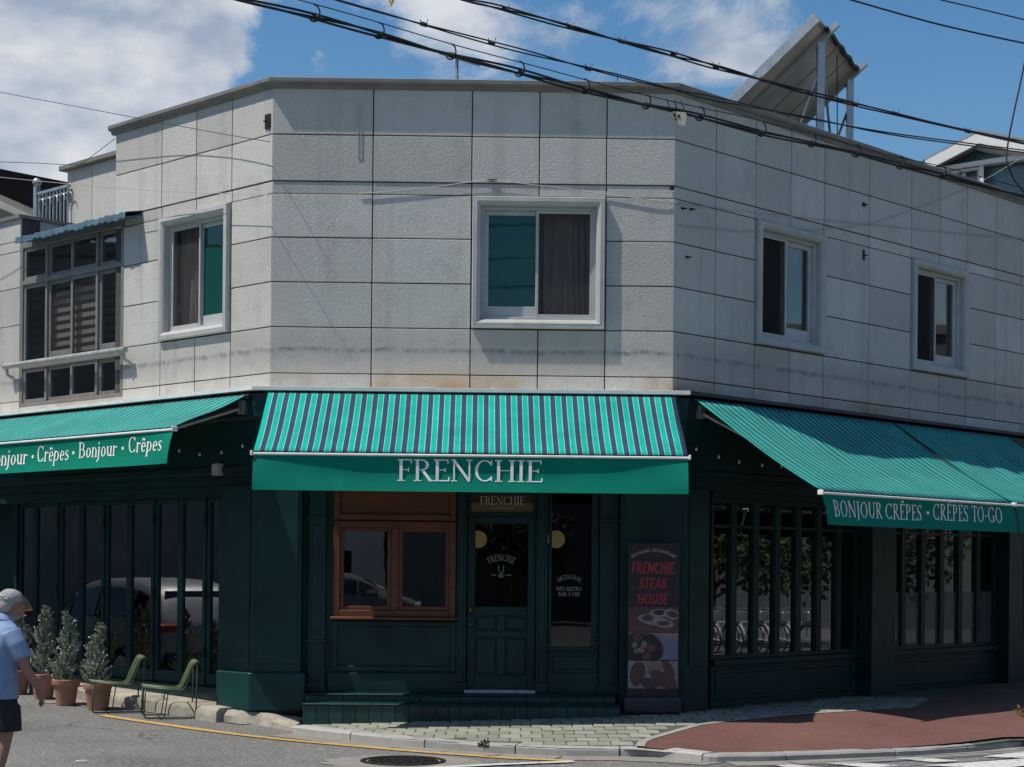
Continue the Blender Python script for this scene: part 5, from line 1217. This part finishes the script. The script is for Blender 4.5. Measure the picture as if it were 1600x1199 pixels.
def rct(x0, x1, y0, y1, m):
    ly[0] += 1; ob('food_print', MB().quad(*[FF.w(BU(x), BO + .0006 + .00022 * ly[0], BZ(y)) for x, y in ((x0, y1), (x1, y1), (x1, y0), (x0, y0))]), m, bn)
c1 = (982, 1060, 948, 988); rct(982, 1060, 949, 988, M['food2'])
ell(1040, 984, 34, 10, M['food6'], .1, c1); ell(1020, 969, 24, 8, M['food1'], .15, c1); ell(1012, 966, 9, 5, M['food2'], 0, c1); ell(1030, 958, 16, 6, M['food1'], 0, c1); ell(1030, 957, 9, 4, M['food3'], 0, c1); ell(1050, 960, 13, 8, M['food1'], .2, c1); ell(1051, 960, 9, 5, M['food2'], .3, c1); ell(1038, 975, 15, 6, M['food1'], .05, c1); ell(1037, 974, 10, 4, M['food2'], 0, c1); ell(992, 979, 13, 8, M['food6'], 0, c1)
c2 = (982, 1060, 989, 1031); rct(982, 1060, 989, 1031, M['food4'])
ell(1046, 990, 22, 8, M['food1'], .05, c2); ell(1002, 1016, 36, 28, M['food2'], 0, c2); ell(1002, 1016, 33, 26, M['food3'], 0, c2)
for x, y, r_ in ((996, 997, 7), (992, 1008, 5), (1007, 1007, 6), (1002, 1016, 6), (994, 1018, 4), (1018, 1013, 7), (1011, 1026, 8)): ell(x, y, r_, r_ * .8, M['food5'] if r_ < 7 else M['food6'], x, c2)
c3 = (982, 1060, 1033, 1076); rct(982, 1060, 1033, 1076, M['food1'])
for x, y, rx, ry, m, ro in ((997, 1053, 12, 19, 'food2', .2), (994, 1052, 6, 13, 'food6', .2), (1023, 1046, 12, 12, 'food5', 0), (1036, 1062, 22, 10, 'food2', .6), (1045, 1045, 7, 18, 'food6', -.5), (1048, 1062, 7, 17, 'food6', -.6), (1018, 1068, 16, 9, 'food2', 0)): ell(x, y, rx, ry, M[m], ro, c3)

# stone ledge under the folding doors, broken concrete at the corner
def rough_slab(name, f, nu, nv, rings_fn, m, parent=None): pass
mb = MB(); rings = []
uu0, uu1 = FL.u(60, 1060, .5), FL.u(352, 1100, .5)
for i in range(41):
    u = uu0 + (uu1 - uu0) * i / 40; j = lambda s: (mnoise.noise(Vector((u * 1.7, s * 3.3, 0))) * .022 + mnoise.noise(Vector((u * 6, s * 3.3, 5))) * .010)
    q_ = FL.w(u, .62, 0); h_ = zr(q_.x, q_.y)
    rings.append([FL.w(u, .2, -.2), FL.w(u, .63 + j(1), -.2), FL.w(u, .64 + j(2), h_ + .05 + j(3)), FL.w(u, .63 + j(4), h_ + .125 + j(5) * .6), FL.w(u, .58 + j(6), h_ + .155 + j(7) * .5), FL.w(u, .2, h_ + .165)])
lg = ob('stone_ledge', MB().loft(rings), M['rough'], None, smooth=True); tag(lg, 'rough worn stone ledge below the folding glass doors', 'ledge')
rk = MB(); rings = []
fp = resample([ground(*q) for q in ((333, 1127), (365, 1130), (400, 1133), (430, 1138), (458, 1143))], 22)
for i, q_ in enumerate(fp):
    f = i / 21; hgt = .135 if f < .55 else .135 - .075 * (f - .55) / .45
    jj = lambda s_: mnoise.noise(Vector((f * 5, s_ * 2.7, 4))) * .030 + mnoise.noise(Vector((f * 17, s_ * 2.7, 9))) * .014
    b0_ = q_ + Vector((0, 0, -.08)); sh = .12 if f < .5 else .12 + .14 * (f - .5)
    rings.append([b0_ + Vector((.25, 1.0, 0)), b0_ + Vector((0, jj(1), 0)), q_ + Vector((.01, .015 + jj(2), hgt * .55 + jj(3) * .4)), q_ + Vector((.02, sh * .6 + jj(4), hgt + jj(5) * .5)), q_ + Vector((.05, .35, hgt + .02 + jj(6) * .4)), q_ + Vector((.25, 1.0, hgt + .02))])
bk = ob('broken_kerb', rk.loft(rings), M['rough'], None, smooth=True); tag(bk, 'lumpy broken concrete kerb under the green corner pillar', 'kerb')
# sandy apron along the ledge
mb = MB()
for i in range(20):
    a, b_ = 60 + i * 17.5, 60 + (i + 1) * 17.5
    y_ = lambda x: 1092 + (x - 60) * .092
    o_ = lambda x: .02 * math.sin(x * .3)
    q = [ground(a, y_(a) + 2.0 * math.sin(a * .11) + 5), ground(b_, y_(b_) + 2.0 * math.sin(b_ * .11) + 5)]
    r2 = [FL.w(FL.u_of(p_), .55, ZR) for p_ in q]
    mb.add([(p_.x, p_.y, zr(p_.x, p_.y) + .008) for p_ in (q[0], q[1], r2[1], r2[0])], [(0, 1, 2, 3)])
tag(ob('gutter_apron', mb, M['gutter']), 'sandy strip of worn concrete between the ledge and the road', None, None, 'structure')

# potted conifers
def leaf_cloud(mb, pts_dirs, ls, rng):
    for p, d in pts_dirs:
        d = d.normalized(); s = d.cross(Vector((rng.uniform(-1, 1), rng.uniform(-1, 1), rng.uniform(-1, 1)))).normalized()
        l = ls * rng.uniform(.6, 1.3); w_ = l * .32
        mb.add([p - s * w_ * .4, p + d * l * .5 - s * w_, p + d * l, p + d * l * .5 + s * w_], [(0, 1, 2, 3)])
def conifer_mesh(seed):
    rng = random.Random(seed); mb = MB(); H = .82; pd = []
    for k in range(150):
        h = rng.random() ** 1.15; z = .03 + h * H * .93; rad = .155 * (1 - h) ** .75 + .018; rad *= rng.uniform(.55, 1.4); az = rng.uniform(0, 2 * math.pi)
        lean = .03 * math.sin(h * 5 + seed); base = Vector((lean, lean * .6, z - rad * .5)); tip = Vector((lean + rad * math.cos(az), lean * .6 + rad * math.sin(az), z + rad * rng.uniform(.15, .6)))
        n_ = 13
        for i in range(n_):
            f = .25 + .75 * i / (n_ - 1); p = base.lerp(tip, f); ax = (tip - base).normalized()
            for q in range(2):
                d = ax + Vector((rng.uniform(-1, 1), rng.uniform(-1, 1), rng.uniform(-.5, 1))) * .8; pd.append((p, d))
    leaf_cloud(mb, pd, .034, rng)
    return mb
cm1, cm2 = conifer_mesh(3), conifer_mesh(8)
pots = [(152, 1110, 'potted grey green conifer behind the nearer wire chair', 1.0, 0), (103, 1103, 'tallest potted conifer, second left of the green chairs', 1.16, 1), (68, 1093, 'potted conifer third left of the green chairs, pot behind a hand', 1.18, 0), (28, 1086, 'leftmost potted conifer half hidden behind the walking man', 1.15, 1)]
for i, (x, y, lbl, sc_, v) in enumerate(pots):
    p = ground(x, y - 1); t = thing('potted_conifer', (0, 0, 0), lbl, 'potted plant', 'potted conifers along the ledge')
    ob('pot', MB().lathe([(.0, .0), (.112, 0), (.116, .02), (.148, .245), (.150, .25), (.168, .252), (.172, .262), (.172, .315), (.166, .322), (.150, .322), (.146, .30), (.14, .28), (0, .28)], 28), M['terra'], t, smooth=True)
    ob('soil', MB().lathe([(0, .286), (.144, .284)], 20), M['soil'], t)
    ob('trunk', MB().tube([(0, 0, .27), (.01, .0, .5), (.0, .01, .9 * sc_)], [.014, .010, .004], 6), M['bark'], t)
    fo = ob('foliage', (cm1 if v == 0 else cm2), M['foliage'], t, recalc=False); fo.location = (0, 0, .30); fo.rotation_euler.z = i * 1.9; fo.scale = (.95, .95, sc_ * .92); tag(fo, kind='stuff')
    t.location = p; t.rotation_euler.z = i * .8; t.scale = (1.0, 1.0, 1.0)

# wire lounge chairs
def lounge_chair(loc, rz, label):
    t = thing('lounge_chair', (0, 0, 0), label, 'chair', 'green cord lounge chairs by the road'); hwid = .26
    def rnd(P_, r_=.05):
        out = [Vector(P_[0])]
        for a, b_, c in zip(P_, P_[1:], P_[2:]):
            a, b_, c = Vector(a), Vector(b_), Vector(c); d1 = (a - b_).normalized(); d2 = (c - b_).normalized(); l = min(r_, (a - b_).length / 2, (c - b_).length / 2)
            for k in range(5): f = k / 4; out.append((b_ + d1 * l).lerp(b_, f).lerp(b_.lerp(b_ + d2 * l, f), f))
        return out + [Vector(P_[-1])]
    for s in (-1, 1):
        y_ = s * hwid
        ob('side_frame', MB().tube(rnd([(.34, y_, .40), (.36, y_, .012), (-.36, y_, .012), (-.37, y_, .70)], .06), .0105, 8), M['chair'], t, smooth='all')
        ob('leg', MB().tube([(.02, y_ * .96, .385), (.08, y_ * .96, .014)], .009, 6), M['chair'], t)
        ob('seat_rail', MB().tube(rnd([(.36, y_, .41), (-.19, y_, .36), (-.33, y_, .71), (-.38, y_, .745), (-.42, y_, .70)], .07), .0095, 8), M['chair'], t, smooth='all')
    for P_ in ([(.36, -hwid, .41), (.36, hwid, .41)], [(-.38, -hwid, .745), (-.38, hwid, .745)], [(-.18, -hwid, .355), (-.18, hwid, .355)], [(-.36, -hwid, .012), (-.36, hwid, .012)]):
        ob('cross_bar', MB().tube(P_, .0095, 8), M['chair'], t, smooth='all')
    for k in range(14):
        y_ = -hwid + .02 + (2 * hwid - .04) * k / 13
        ob('cord', MB().tube(rnd([(.365, y_, .425), (-.155, y_, .372 - .01 * math.sin(k)), (-.315, y_, .715), (-.38, y_, .76), (-.415, y_, .71)], .08), .0048, 5), M['cord'], t, smooth='all')
    t.location = loc; t.rotation_euler.z = rz; t.scale = (.83, .86, .90)
pA = ground(180, 1112); pB = ground(263, 1121)
lounge_chair(pA, math.atan2(-.34, -.94), 'green cord lounge chair nearer the potted conifers')
lounge_chair(pB, math.atan2(-.28, -.96), 'green cord lounge chair nearer the corner pillar')

# weeds
def weed(px, py, s, label, z=-.02):
    p = ground(px, py, z); rng = random.Random(px); mb = MB(); pd = []
    for k in range(26):
        az = rng.uniform(0, 6.28); r_ = rng.uniform(.1, 1) * s; pd.append((p + Vector((r_ * .5 * math.cos(az), r_ * .4 * math.sin(az), rng.uniform(0, s * .7))), Vector((math.cos(az), math.sin(az), rng.uniform(.2, 1.6)))))
    leaf_cloud(mb, pd, s * .75, rng); t = thing('weed', p, label, 'weed'); tag(ob('leaves', mb, M['leaf'], t, recalc=False), kind='stuff')
    ob('stem', MB().tube([p + Vector((0, 0, -.02)), p + Vector((.01, 0, s * .6))], .004, 5), M['leaf'], t)
weed(757, 1170, .075, 'small green weed growing at the kerb joint'); weed(478, 1133, .07, 'small weed at the left foot of the lower step', -.06)
# litter
for i, (x, y, lbl) in enumerate(((127, 1191, 'scrap of pale litter on the road at lower left'),)):
    p = ground(x, y); ob_l = ob('litter', MB().loft([[p + Vector((-.06, -.02, .006)), p + Vector((.05, -.03, .006)), p + Vector((.06, .02, .012)), p + Vector((-.05, .03, .012))], [p + Vector((-.05, -.01, .012)), p + Vector((.03, -.02, .03)), p + Vector((.05, .02, .02)), p + Vector((-.04, .02, .016))]]), M['house']); tag(ob_l, lbl, 'litter')
# dry leaves at far right pavement edge
p = ground(1596, 1128, .02); mb = MB(); rng = random.Random(5)
leaf_cloud(mb, [(p + Vector((rng.uniform(-.05, .3), rng.uniform(-.15, .15), rng.uniform(.0, .14))), Vector((rng.uniform(-1, 1), rng.uniform(-1, 1), rng.uniform(-.2, .7)))) for k in range(130)], .07, rng)
tag(ob('dry_leaf_pile', mb, mat('dry_leaf', (.20, .12, .045), .8, var=.4, sc=30), recalc=False), 'small heap of brown leaves on the pavement at the right edge', 'leaves')

# ------------------------------------------------------------------ walking man
def solid(mb, voxel, it=3):
    me = bpy.data.meshes.new('tmp'); me.from_pydata(mb.v, [], mb.f); bm = bmesh.new(); bm.from_mesh(me); bmesh.ops.recalc_face_normals(bm, faces=bm.faces); bm.to_mesh(me); bm.free()
    o = bpy.data.objects.new('tmp', me); C.objects.link(o); r_ = o.modifiers.new('r', 'REMESH'); r_.mode = 'VOXEL'; r_.voxel_size = voxel
    s = o.modifiers.new('s', 'SMOOTH'); s.factor = .5; s.iterations = it
    dg = bpy.context.evaluated_depsgraph_get(); m2 = bpy.data.meshes.new_from_object(o.evaluated_get(dg)); bpy.data.objects.remove(o)
    for p_ in m2.polygons: p_.use_smooth = True
    return m2
def mesh_ob(name, me, m, parent):
    me.materials.clear(); me.materials.append(m); o = bpy.data.objects.new(name, me); C.objects.link(o); o.parent = parent; return o
def ellip(mb, c, r_, rx=0, n=16, ry_=0):
    rot = Matrix.Rotation(ry_, 3, 'Y') @ Matrix.Rotation(rx, 3, 'X'); rings = []
    for i in range(1, n):
        a = math.pi * i / n; rings.append([Vector(c) + rot @ Vector((r_[0] * math.sin(a) * math.cos(2 * math.pi * k / 20), r_[1] * math.sin(a) * math.sin(2 * math.pi * k / 20), -r_[2] * math.cos(a))) for k in range(20)])
    mb.loft(rings)
man = thing('person', (0, 0, 0), 'grey haired person in light blue shirt and navy shorts walking at left edge', 'person')
b = MB()
ellip(b, (.135, 0, 1.525), (.098, .076, .115), ry_=.25); ellip(b, (.168, 0, 1.462), (.060, .056, .062), ry_=.2)
ellip(b, (.228, 0, 1.492), (.024, .014, .026)); ellip(b, (.218, 0, 1.455), (.018, .026, .010)); ellip(b, (.20, 0, 1.428), (.022, .028, .02)); ellip(b, (.215, 0, 1.535), (.02, .05, .014))
for s in (-1, 1): ellip(b, (.118, s * .079, 1.505), (.024, .011, .034), ry_=-.2)
b.tube([(.05, 0, 1.28), (.075, 0, 1.38), (.125, 0, 1.46)], [.07, .055, .056], 14)
b.tube([(-.0, 0, .74), (.0, 0, 1.0), (.04, 0, 1.3)], [.12, .12, .10], 14)
def limb(P_, rs): b.tube(smooth_pts([Vector(q) for q in P_], 5), [rs[min(len(rs) - 1, i // 5)] * (1 - (i % 5) / 5) + rs[min(len(rs) - 1, i // 5 + 1)] * ((i % 5) / 5) for i in range((len(P_) - 1) * 5 + 1)], 12)
limb([(.035, -.165, 1.30), (.07, -.225, 1.12), (.115, -.245, 1.0), (.18, -.245, .90), (.235, -.235, .825)], [.056, .050, .043, .038, .027])
limb([(.035, .165, 1.30), (-.01, .225, 1.12), (-.05, .245, 1.0), (-.08, .245, .90), (-.10, .235, .82)], [.056, .050, .043, .038, .027])
for (hx, hy, hz, dx) in ((.245, -.232, .80, 1), (-.10, .232, .795, 1)):
    ellip(b, (hx + .008, hy, hz - .028), (.020, .040, .052), ry_=-.35)
    for f, ln in ((-.030, .066), (-.010, .078), (.010, .074), (.029, .058)):
        q0 = Vector((hx + .020, hy + f, hz - .062)); b.tube([q0, q0 + Vector((.012, 0, -ln * .45)), q0 + Vector((.010, 0, -ln * .75)), q0 + Vector((-.004, 0, -ln))], [.0088, .0084, .0078, .006], 8)
    q0 = Vector((hx - .006, hy + .012 * (1 if hy < 0 else -1), hz - .008)); sy = .03 * (1 if hy < 0 else -1)
    b.tube([q0, q0 + Vector((.018, sy, -.028)), q0 + Vector((.026, sy * 1.15, -.056))], [.0125, .0105, .0075], 8)
limb([(.0, -.095, .78), (.03, -.10, .60), (.03, -.10, .46), (-.01, -.10, .28), (-.06, -.10, .07)], [.078, .074, .056, .054, .034])
limb([(.0, .095, .78), (-.02, .10, .60), (-.05, .10, .46), (-.13, .10, .28), (-.20, .10, .09)], [.078, .074, .056, .054, .034])
mesh_ob('body', solid(b, .0062, 3), M['skin'], man)
def oval(z, cx, rx, ry, n=24, ex=.85): return [(cx + rx * math.copysign(abs(math.cos(2 * math.pi * k / n)) ** ex, math.cos(2 * math.pi * k / n)), ry * math.copysign(abs(math.sin(2 * math.pi * k / n)) ** ex, math.sin(2 * math.pi * k / n)), z) for k in range(n)]
b = MB().loft([oval(.735, .0, .155, .195), oval(.80, -.002, .155, .192), oval(.92, -.004, .150, .185), oval(1.06, -.002, .148, .185), oval(1.18, .008, .142, .195), oval(1.27, .022, .125, .195), oval(1.325, .038, .10, .165), oval(1.36, .055, .075, .10), oval(1.40, .078, .064, .066)])
for s, ex in ((-1, .095), (1, .045)): b.tube([(.035, s * .15, 1.285), (.055, s * .205, 1.19), (ex, s * .238, 1.075)], [.085, .080, .074], 16)
mesh_ob('shirt', solid(b, .009, 4), M['shirt'], man)
b = MB().loft([oval(.82, 0, .14, .18), oval(.70, .0, .145, .185), oval(.60, .0, .14, .185)])
b.loft([[(x * .98 + .02, y * .55 - .095, z) for x, y, z in oval(.68, 0, .125, .185)], [(x + .035, y * .6 - .098, z) for x, y, z in oval(.465, 0, .118, .18)]])
b.loft([[(x * .98 - .01, y * .55 + .095, z) for x, y, z in oval(.68, 0, .125, .185)], [(x - .03, y * .6 + .098, z) for x, y, z in oval(.47, 0, .115, .18)]])
mesh_ob('shorts', solid(b, .009, 3), M['shorts'], man)
b = MB(); rng = random.Random(2)
ellip(b, (.108, 0, 1.553), (.106, .086, .094), ry_=.12); ellip(b, (.060, 0, 1.512), (.062, .072, .075))
for k in range(260):
    th = rng.uniform(0, 6.28); ph = rng.uniform(.0, 1.5); d = Vector((math.sin(ph) * math.cos(th), math.sin(ph) * math.sin(th), math.cos(ph))); q0 = Vector((.105 + d.x * .098, d.y * .079, 1.55 + d.z * .086))
    if q0.x > .18 and q0.z < 1.56: continue
    b.tube([q0, q0 + d * .006 + Vector((rng.uniform(-.02, .0), rng.uniform(-.012, .012), rng.uniform(-.014, .004)))], [.0055, .003], 5)
hm = solid(b, .0042, 2); mesh_ob('hair', hm, M['hair'], man)
cl = MB().loft([[(.062 + .074 * math.cos(a), .082 * math.sin(a), 1.375 - .02 * math.cos(a)) for a in [2 * math.pi * k / 20 for k in range(20)]], [(.085 + .064 * math.cos(a), .066 * math.sin(a), 1.418 - .03 * math.cos(a)) for a in [2 * math.pi * k / 20 for k in range(20)]]], caps=False)
ob('collar', cl, M['shirt'], man, smooth='all')
gl = MB()
for s in (-1, 1):
    gl.tube([(.222, s * .036 + .026 * math.cos(a), 1.518 + .018 * math.sin(a)) for a in [2 * math.pi * k / 14 for k in range(14)]], .0022, 5, closed=True); gl.tube([(.220, s * .062, 1.522), (.17, s * .082, 1.524), (.11, s * .086, 1.522)], .0022, 5)
gl.tube([(.224, -.01, 1.52), (.226, .01, 1.52)], .0022, 5)
o = ob('glasses', gl, M['black'], man)
for s in (-1, 1): ellip_b = MB(); ellip(ellip_b, (.205, s * .034, 1.516), (.014, .016, .010)); ob('eye', ellip_b, M['white'], man)
for (x, y_) in ((-.03, -.10), (-.17, .10)):
    q = MB().loft([[(x - .11, y_ - .035, 0), (x - .11, y_ + .035, 0), (x - .10, y_ + .03, .09), (x - .10, y_ - .03, .09)], [(x, y_ - .045, 0), (x, y_ + .045, 0), (x, y_ + .04, .085), (x, y_ - .04, .085)], [(x + .13, y_ - .045, 0), (x + .13, y_ + .045, 0), (x + .12, y_ + .03, .045), (x + .12, y_ - .03, .045)]]); ob('shoe', q, M['black'], man, bevel=.012, segs=2)
pm2 = at(-3, 1000, 14.2); man.location = (pm2.x, 14.2, ZR); man.rotation_euler.z = R(46)

# ================================================================== ACROSS THE STREET (seen in the shop glass)
def mirror(p, fa, off):
    v = Vector((p[0], p[1])); d = (v - fa.P).dot(fa.n) - off; v = v - fa.n * (2 * d); return Vector((v.x, v.y, p[2] if len(p) > 2 else 0))
def car(rear, front, label, m):
    t = thing('parked_car', (0, 0, 0), label, 'car', 'cars parked across the side street')
    S_ = [(-2.25, .45, .92, .97, .74, .66), (-2.17, .30, .98, 1.08, .86, .72), (-1.85, .24, 1.04, 1.50, .90, .64), (-1.5, .22, 1.04, 1.62, .92, .67), (-.5, .20, 1.0, 1.67, .92, .69), (.4, .20, .97, 1.60, .92, .67), (1.0, .20, .96, 1.24, .91, .72), (1.32, .20, .95, 1.02, .90, .78), (1.9, .24, .86, .90, .86, .74), (2.2, .34, .68, .72, .72, .6)]
    rings = [[(x, -hb * .86, zb), (x, -hb, (zb + zl) / 2), (x, -hb * .985, zl), (x, -hr, zr - .03), (x, -hr * .8, zr), (x, hr * .8, zr), (x, hr, zr - .03), (x, hb * .985, zl), (x, hb, (zb + zl) / 2), (x, hb * .86, zb)] for x, zb, zl, zr, hb, hr in S_]
    bd = ob('body', MB().loft(rings), m, t, smooth=True); sm_ = bd.modifiers.new('sub', 'SUBSURF'); sm_.levels = 2; sm_.render_levels = 2
    for s in (-1, 1):
        for (i0, i1) in ((2, 3), (3, 4), (4, 5), (5, 6)):
            q = []
            for i_, lo in ((i0, True), (i1, True), (i1, False), (i0, False)):
                x, zb, zl, zr, hb, hr = S_[i_]; f = .14 if lo else .80; x += .04 if (i_ == i0) else -.04
                q.append((x, s * ((hb * .985) * (1 - f) + hr * f + .004), zl * (1 - f) + (zr - .03) * f))
            ob('side_window', MB().quad(*q), M['cardark'], t)
    ob('rear_window', MB().quad((-2.10, -.60, 1.10), (-2.10, .60, 1.10), (-1.86, .52, 1.47), (-1.86, -.52, 1.47)), M['cardark'], t)
    ob('windscreen', MB().quad((1.30, .66, 1.04), (1.30, -.66, 1.04), (.52, -.58, 1.56), (.52, .58, 1.56)), M['cardark'], t)
    for s in (-1, 1): ob('tail_lamp', MB().box(-2.24, -1.98, s * .62 - .2, s * .62 + .2, .88, 1.02), M['redlamp'], t, bevel=.03); ob('head_lamp', MB().box(1.98, 2.16, s * .62 - .16, s * .62 + .16, .66, .80), M['alu'], t, bevel=.03)
    ob('bumper', MB().box(-2.26, -2.1, -.72, .72, .34, .62), M['standm'], t, bevel=.04)
    for x in (-1.38, 1.38):
        for s in (-1, 1):
            w_ = ob('wheel', MB().tube([(x, s * .80, .33), (x, s * .93, .33)], .335, 24), M['tyre'], t); ob('rim', MB().tube([(x, s * .90, .33), (x, s * .94, .33)], .215, 20), M['steel'], w_)
    c = (rear + front) / 2; d = front - rear; t.location = (c.x, c.y, ZR); t.rotation_euler.z = math.atan2(d.y, d.x)
rv, fv = at(318, 1000, 24.4), at(108, 1000, 27.6)
car(mirror(rv, FL, .15), mirror(fv, FL, .15), 'silver hatchback parked down the left side street', M['carpaint'])
dv_ = (mirror(fv, FL, .15) - mirror(rv, FL, .15)).normalized(); sdv = Vector((-dv_.y, dv_.x, 0))
r2 = mirror(rv, FL, .15) + dv_ * 7.2; car(r2, r2 + dv_ * 4.5, 'dark car parked beyond the silver hatchback', M['housedark'])
car(Vector((-6, -9, 0)), Vector((-1.5, -9, 0)), 'dark car parked behind the viewpoint', M['housedark'])

def plain_building(x0, x1, y0, y1, h, m, label, faces, name='street_building'):
    t = thing(name, ((x0 + x1) / 2, (y0 + y1) / 2, ZR), label, 'building')
    ob('wall', MB().box(x0, x1, y0, y1, ZR - .1, h), m, t); ob('parapet', MB().box(x0 - .15, x1 + .15, y0 - .15, y1 + .15, h, h + .3), M['cornice'], t, bevel=.02)
    for f in faces:
        L_ = (y1 - y0) if f in 'EW' else (x1 - x0); n_ = max(1, int(L_ / 3))
        for st in range(max(1, int(h / 3.2))):
            for k in range(n_):
                c = (k + .5) * L_ / n_; z0 = .9 + st * 3.1
                if f == 'E': bx = (x1 - .05, x1 + .03, y0 + c - .7, y0 + c + .7)
                elif f == 'W': bx = (x0 - .03, x0 + .05, y0 + c - .7, y0 + c + .7)
                else: bx = (x0 + c - .7, x0 + c + .7, y1 - .05, y1 + .03)
                wo = ob('window', MB().box(*bx, z0, z0 + 1.4), M['alu'], t)
                e = .07
                if f in 'EW': pb = (bx[0] - (.01 if f == 'W' else -.05), bx[1] + (.01 if f == 'E' else -.05), bx[2] + e, bx[3] - e)
                else: pb = (bx[0] + e, bx[1] - e, bx[2] + .05, bx[3] + .01)
                ob('pane', MB().box(*pb, z0 + e, z0 + 1.4 - e), M['cardark'], wo)
plain_building(-10, -3.0, -26, -18, 7.2, M['house'], 'pale rendered house across the road behind the viewpoint', 'N')
plain_building(-2.7, 20, -30, -17.6, 9.2, M['housedark'], 'dark rendered house across the road behind the viewpoint', '')
plain_building(-38, -19, 10, 19.3, 6.6, M['housemid'], 'dark house across the left side street', '')
plain_building(-40, -20, 20.5, 34, 8.4, M['housemid'], 'grey house at the far end of the left side street', '')
plain_building(-34, -14, -30, -12, 8.4, M['house'], 'pale house on the corner behind left', 'NE')
plain_building(34, 50, 10, 42, 9.0, M['housedark'], 'grey house across the right side street', '')
plain_building(26, 44, -24, 2, 9.0, M['house'], 'pale house on the corner behind right', 'NW')

def tree(loc, h, r_, seed, label):
    rng = random.Random(seed); t = thing('street_tree', loc, label, 'tree', 'trees across the right side street'); L_ = Vector(loc)
    tr = MB().tube([L_, L_ + Vector((.05, .02, h * .3)), L_ + Vector((-.05, .1, h * .62))], [.16, .12, .07], 10); cs_ = []
    for k in range(9):
        az = k * 2.4; z0 = h * rng.uniform(.22, .55); e = L_ + Vector((r_ * .7 * math.cos(az), r_ * .7 * math.sin(az), z0 + h * rng.uniform(.12, .34))); tr.tube([L_ + Vector((0, .05, z0)), e], [.05, .02], 6); cs_.append(e)
    ob('trunk', tr, M['bark'], t); mb = MB(); pd = []
    for c in cs_ + [L_ + Vector((0, 0, h * .85)), L_ + Vector((.3, .2, h * .7))]:
        rr = r_ * rng.uniform(.38, .58)
        for k in range(330):
            v = Vector((rng.gauss(0, 1), rng.gauss(0, 1), rng.gauss(0, .8))).normalized() * rr * rng.uniform(.55, 1.08); pd.append((c + v, v + Vector((rng.uniform(-1, 1), rng.uniform(-1, 1), rng.uniform(-1, .4))) * rr))
    leaf_cloud(mb, pd, .2, rng); tag(ob('crown', mb, M['leaf'], t, recalc=False), kind='stuff')
for i, (x, y, h, r_, lbl) in enumerate(((21.5, 19.5, 4.6, 2.3, 'broad street tree nearest the crossing at right'), (22, 23, 4.2, 2.2, 'low street tree behind the bicycle rack'), (21.5, 26.6, 5.0, 2.3, 'tall street tree farthest along the right side street'), (22, 15.5, 5, 2.3, 'street tree right of the viewpoint'))):
    tree((x, y, ZR), h, r_, 11 + i, lbl)
tree((-9.5, -13, ZR), 5.5, 1.9, 31, 'street tree behind the viewpoint at left'); tree((1.2, -13.5, ZR), 4.2, 1.5, 35, 'small street tree behind the viewpoint')

bike = thing('bicycle', (0, 0, 0), 'parked bicycle at the near end of the rack across the side street', 'bicycle', 'bicycles in the rack across the side street')
for x in (-.52, .52):
    w_ = ob('wheel', MB().tube([(x + .32 * math.cos(a), 0, .34 + .32 * math.sin(a)) for a in [2 * math.pi * k / 22 for k in range(22)]], .018, 6, closed=True), M['tyre'], bike)
    ob('mudguard', MB().tube([(x + .37 * math.cos(a), 0, .34 + .37 * math.sin(a)) for a in [R(q) for q in range(10, 175, 12)]], .028, 6), M['alu'], bike, smooth='all')
ob('frame', MB().tube([(-.52, 0, .34), (-.02, 0, .30), (.38, 0, .72), (.36, 0, .80)], .02, 6).tube([(-.02, 0, .30), (-.18, 0, .85)], .02, 6).tube([(-.14, 0, .70), (.38, 0, .72)], .018, 6).tube([(.36, 0, .85), (.52, 0, .34)], .018, 6), M['whitewall'], bike)
ob('saddle', MB().box(-.32, -.06, -.07, .07, .86, .92), M['black'], bike, bevel=.02); ob('handlebar', MB().tube([(.28, -.28, 1.02), (.36, -.1, .98), (.36, .1, .98), (.28, .28, 1.02)], .014, 6), M['steel'], bike)
ob('basket', MB().box(.44, .72, -.15, .15, .74, .96), M['steel'], bike, bevel=.02)
bike.location = (18.5, 19.2, ZR); bike.rotation_euler.z = R(150)
for k in range(1, 11):
    c = copy_tree(bike, loc=(18.5 + .02 * k, 19.2 + .52 * k, ZR), rz=R(150 + random.uniform(-5, 5))); c['label'] = 'parked bicycle, %s from the near end of the rack across the side street' % ('second third fourth fifth sixth seventh eighth ninth tenth eleventh'.split()[k - 1])
sg = thing('road_sign', (13.2, 24.6, ZR), 'round red rimmed road sign on a pole across the right side street', 'sign')
ob('pole', MB().tube([(13.2, 24.6, ZR), (13.2, 24.6, 2.7)], .03, 8), M['steel'], sg)
for r_, m, o_ in ((.30, 'signred', 0), (.22, 'white', .012)): ob('disc', MB().tube([(13.19 - o_, 24.6, 2.35), (13.17 - o_, 24.6, 2.35)], r_, 28), M[m], sg)
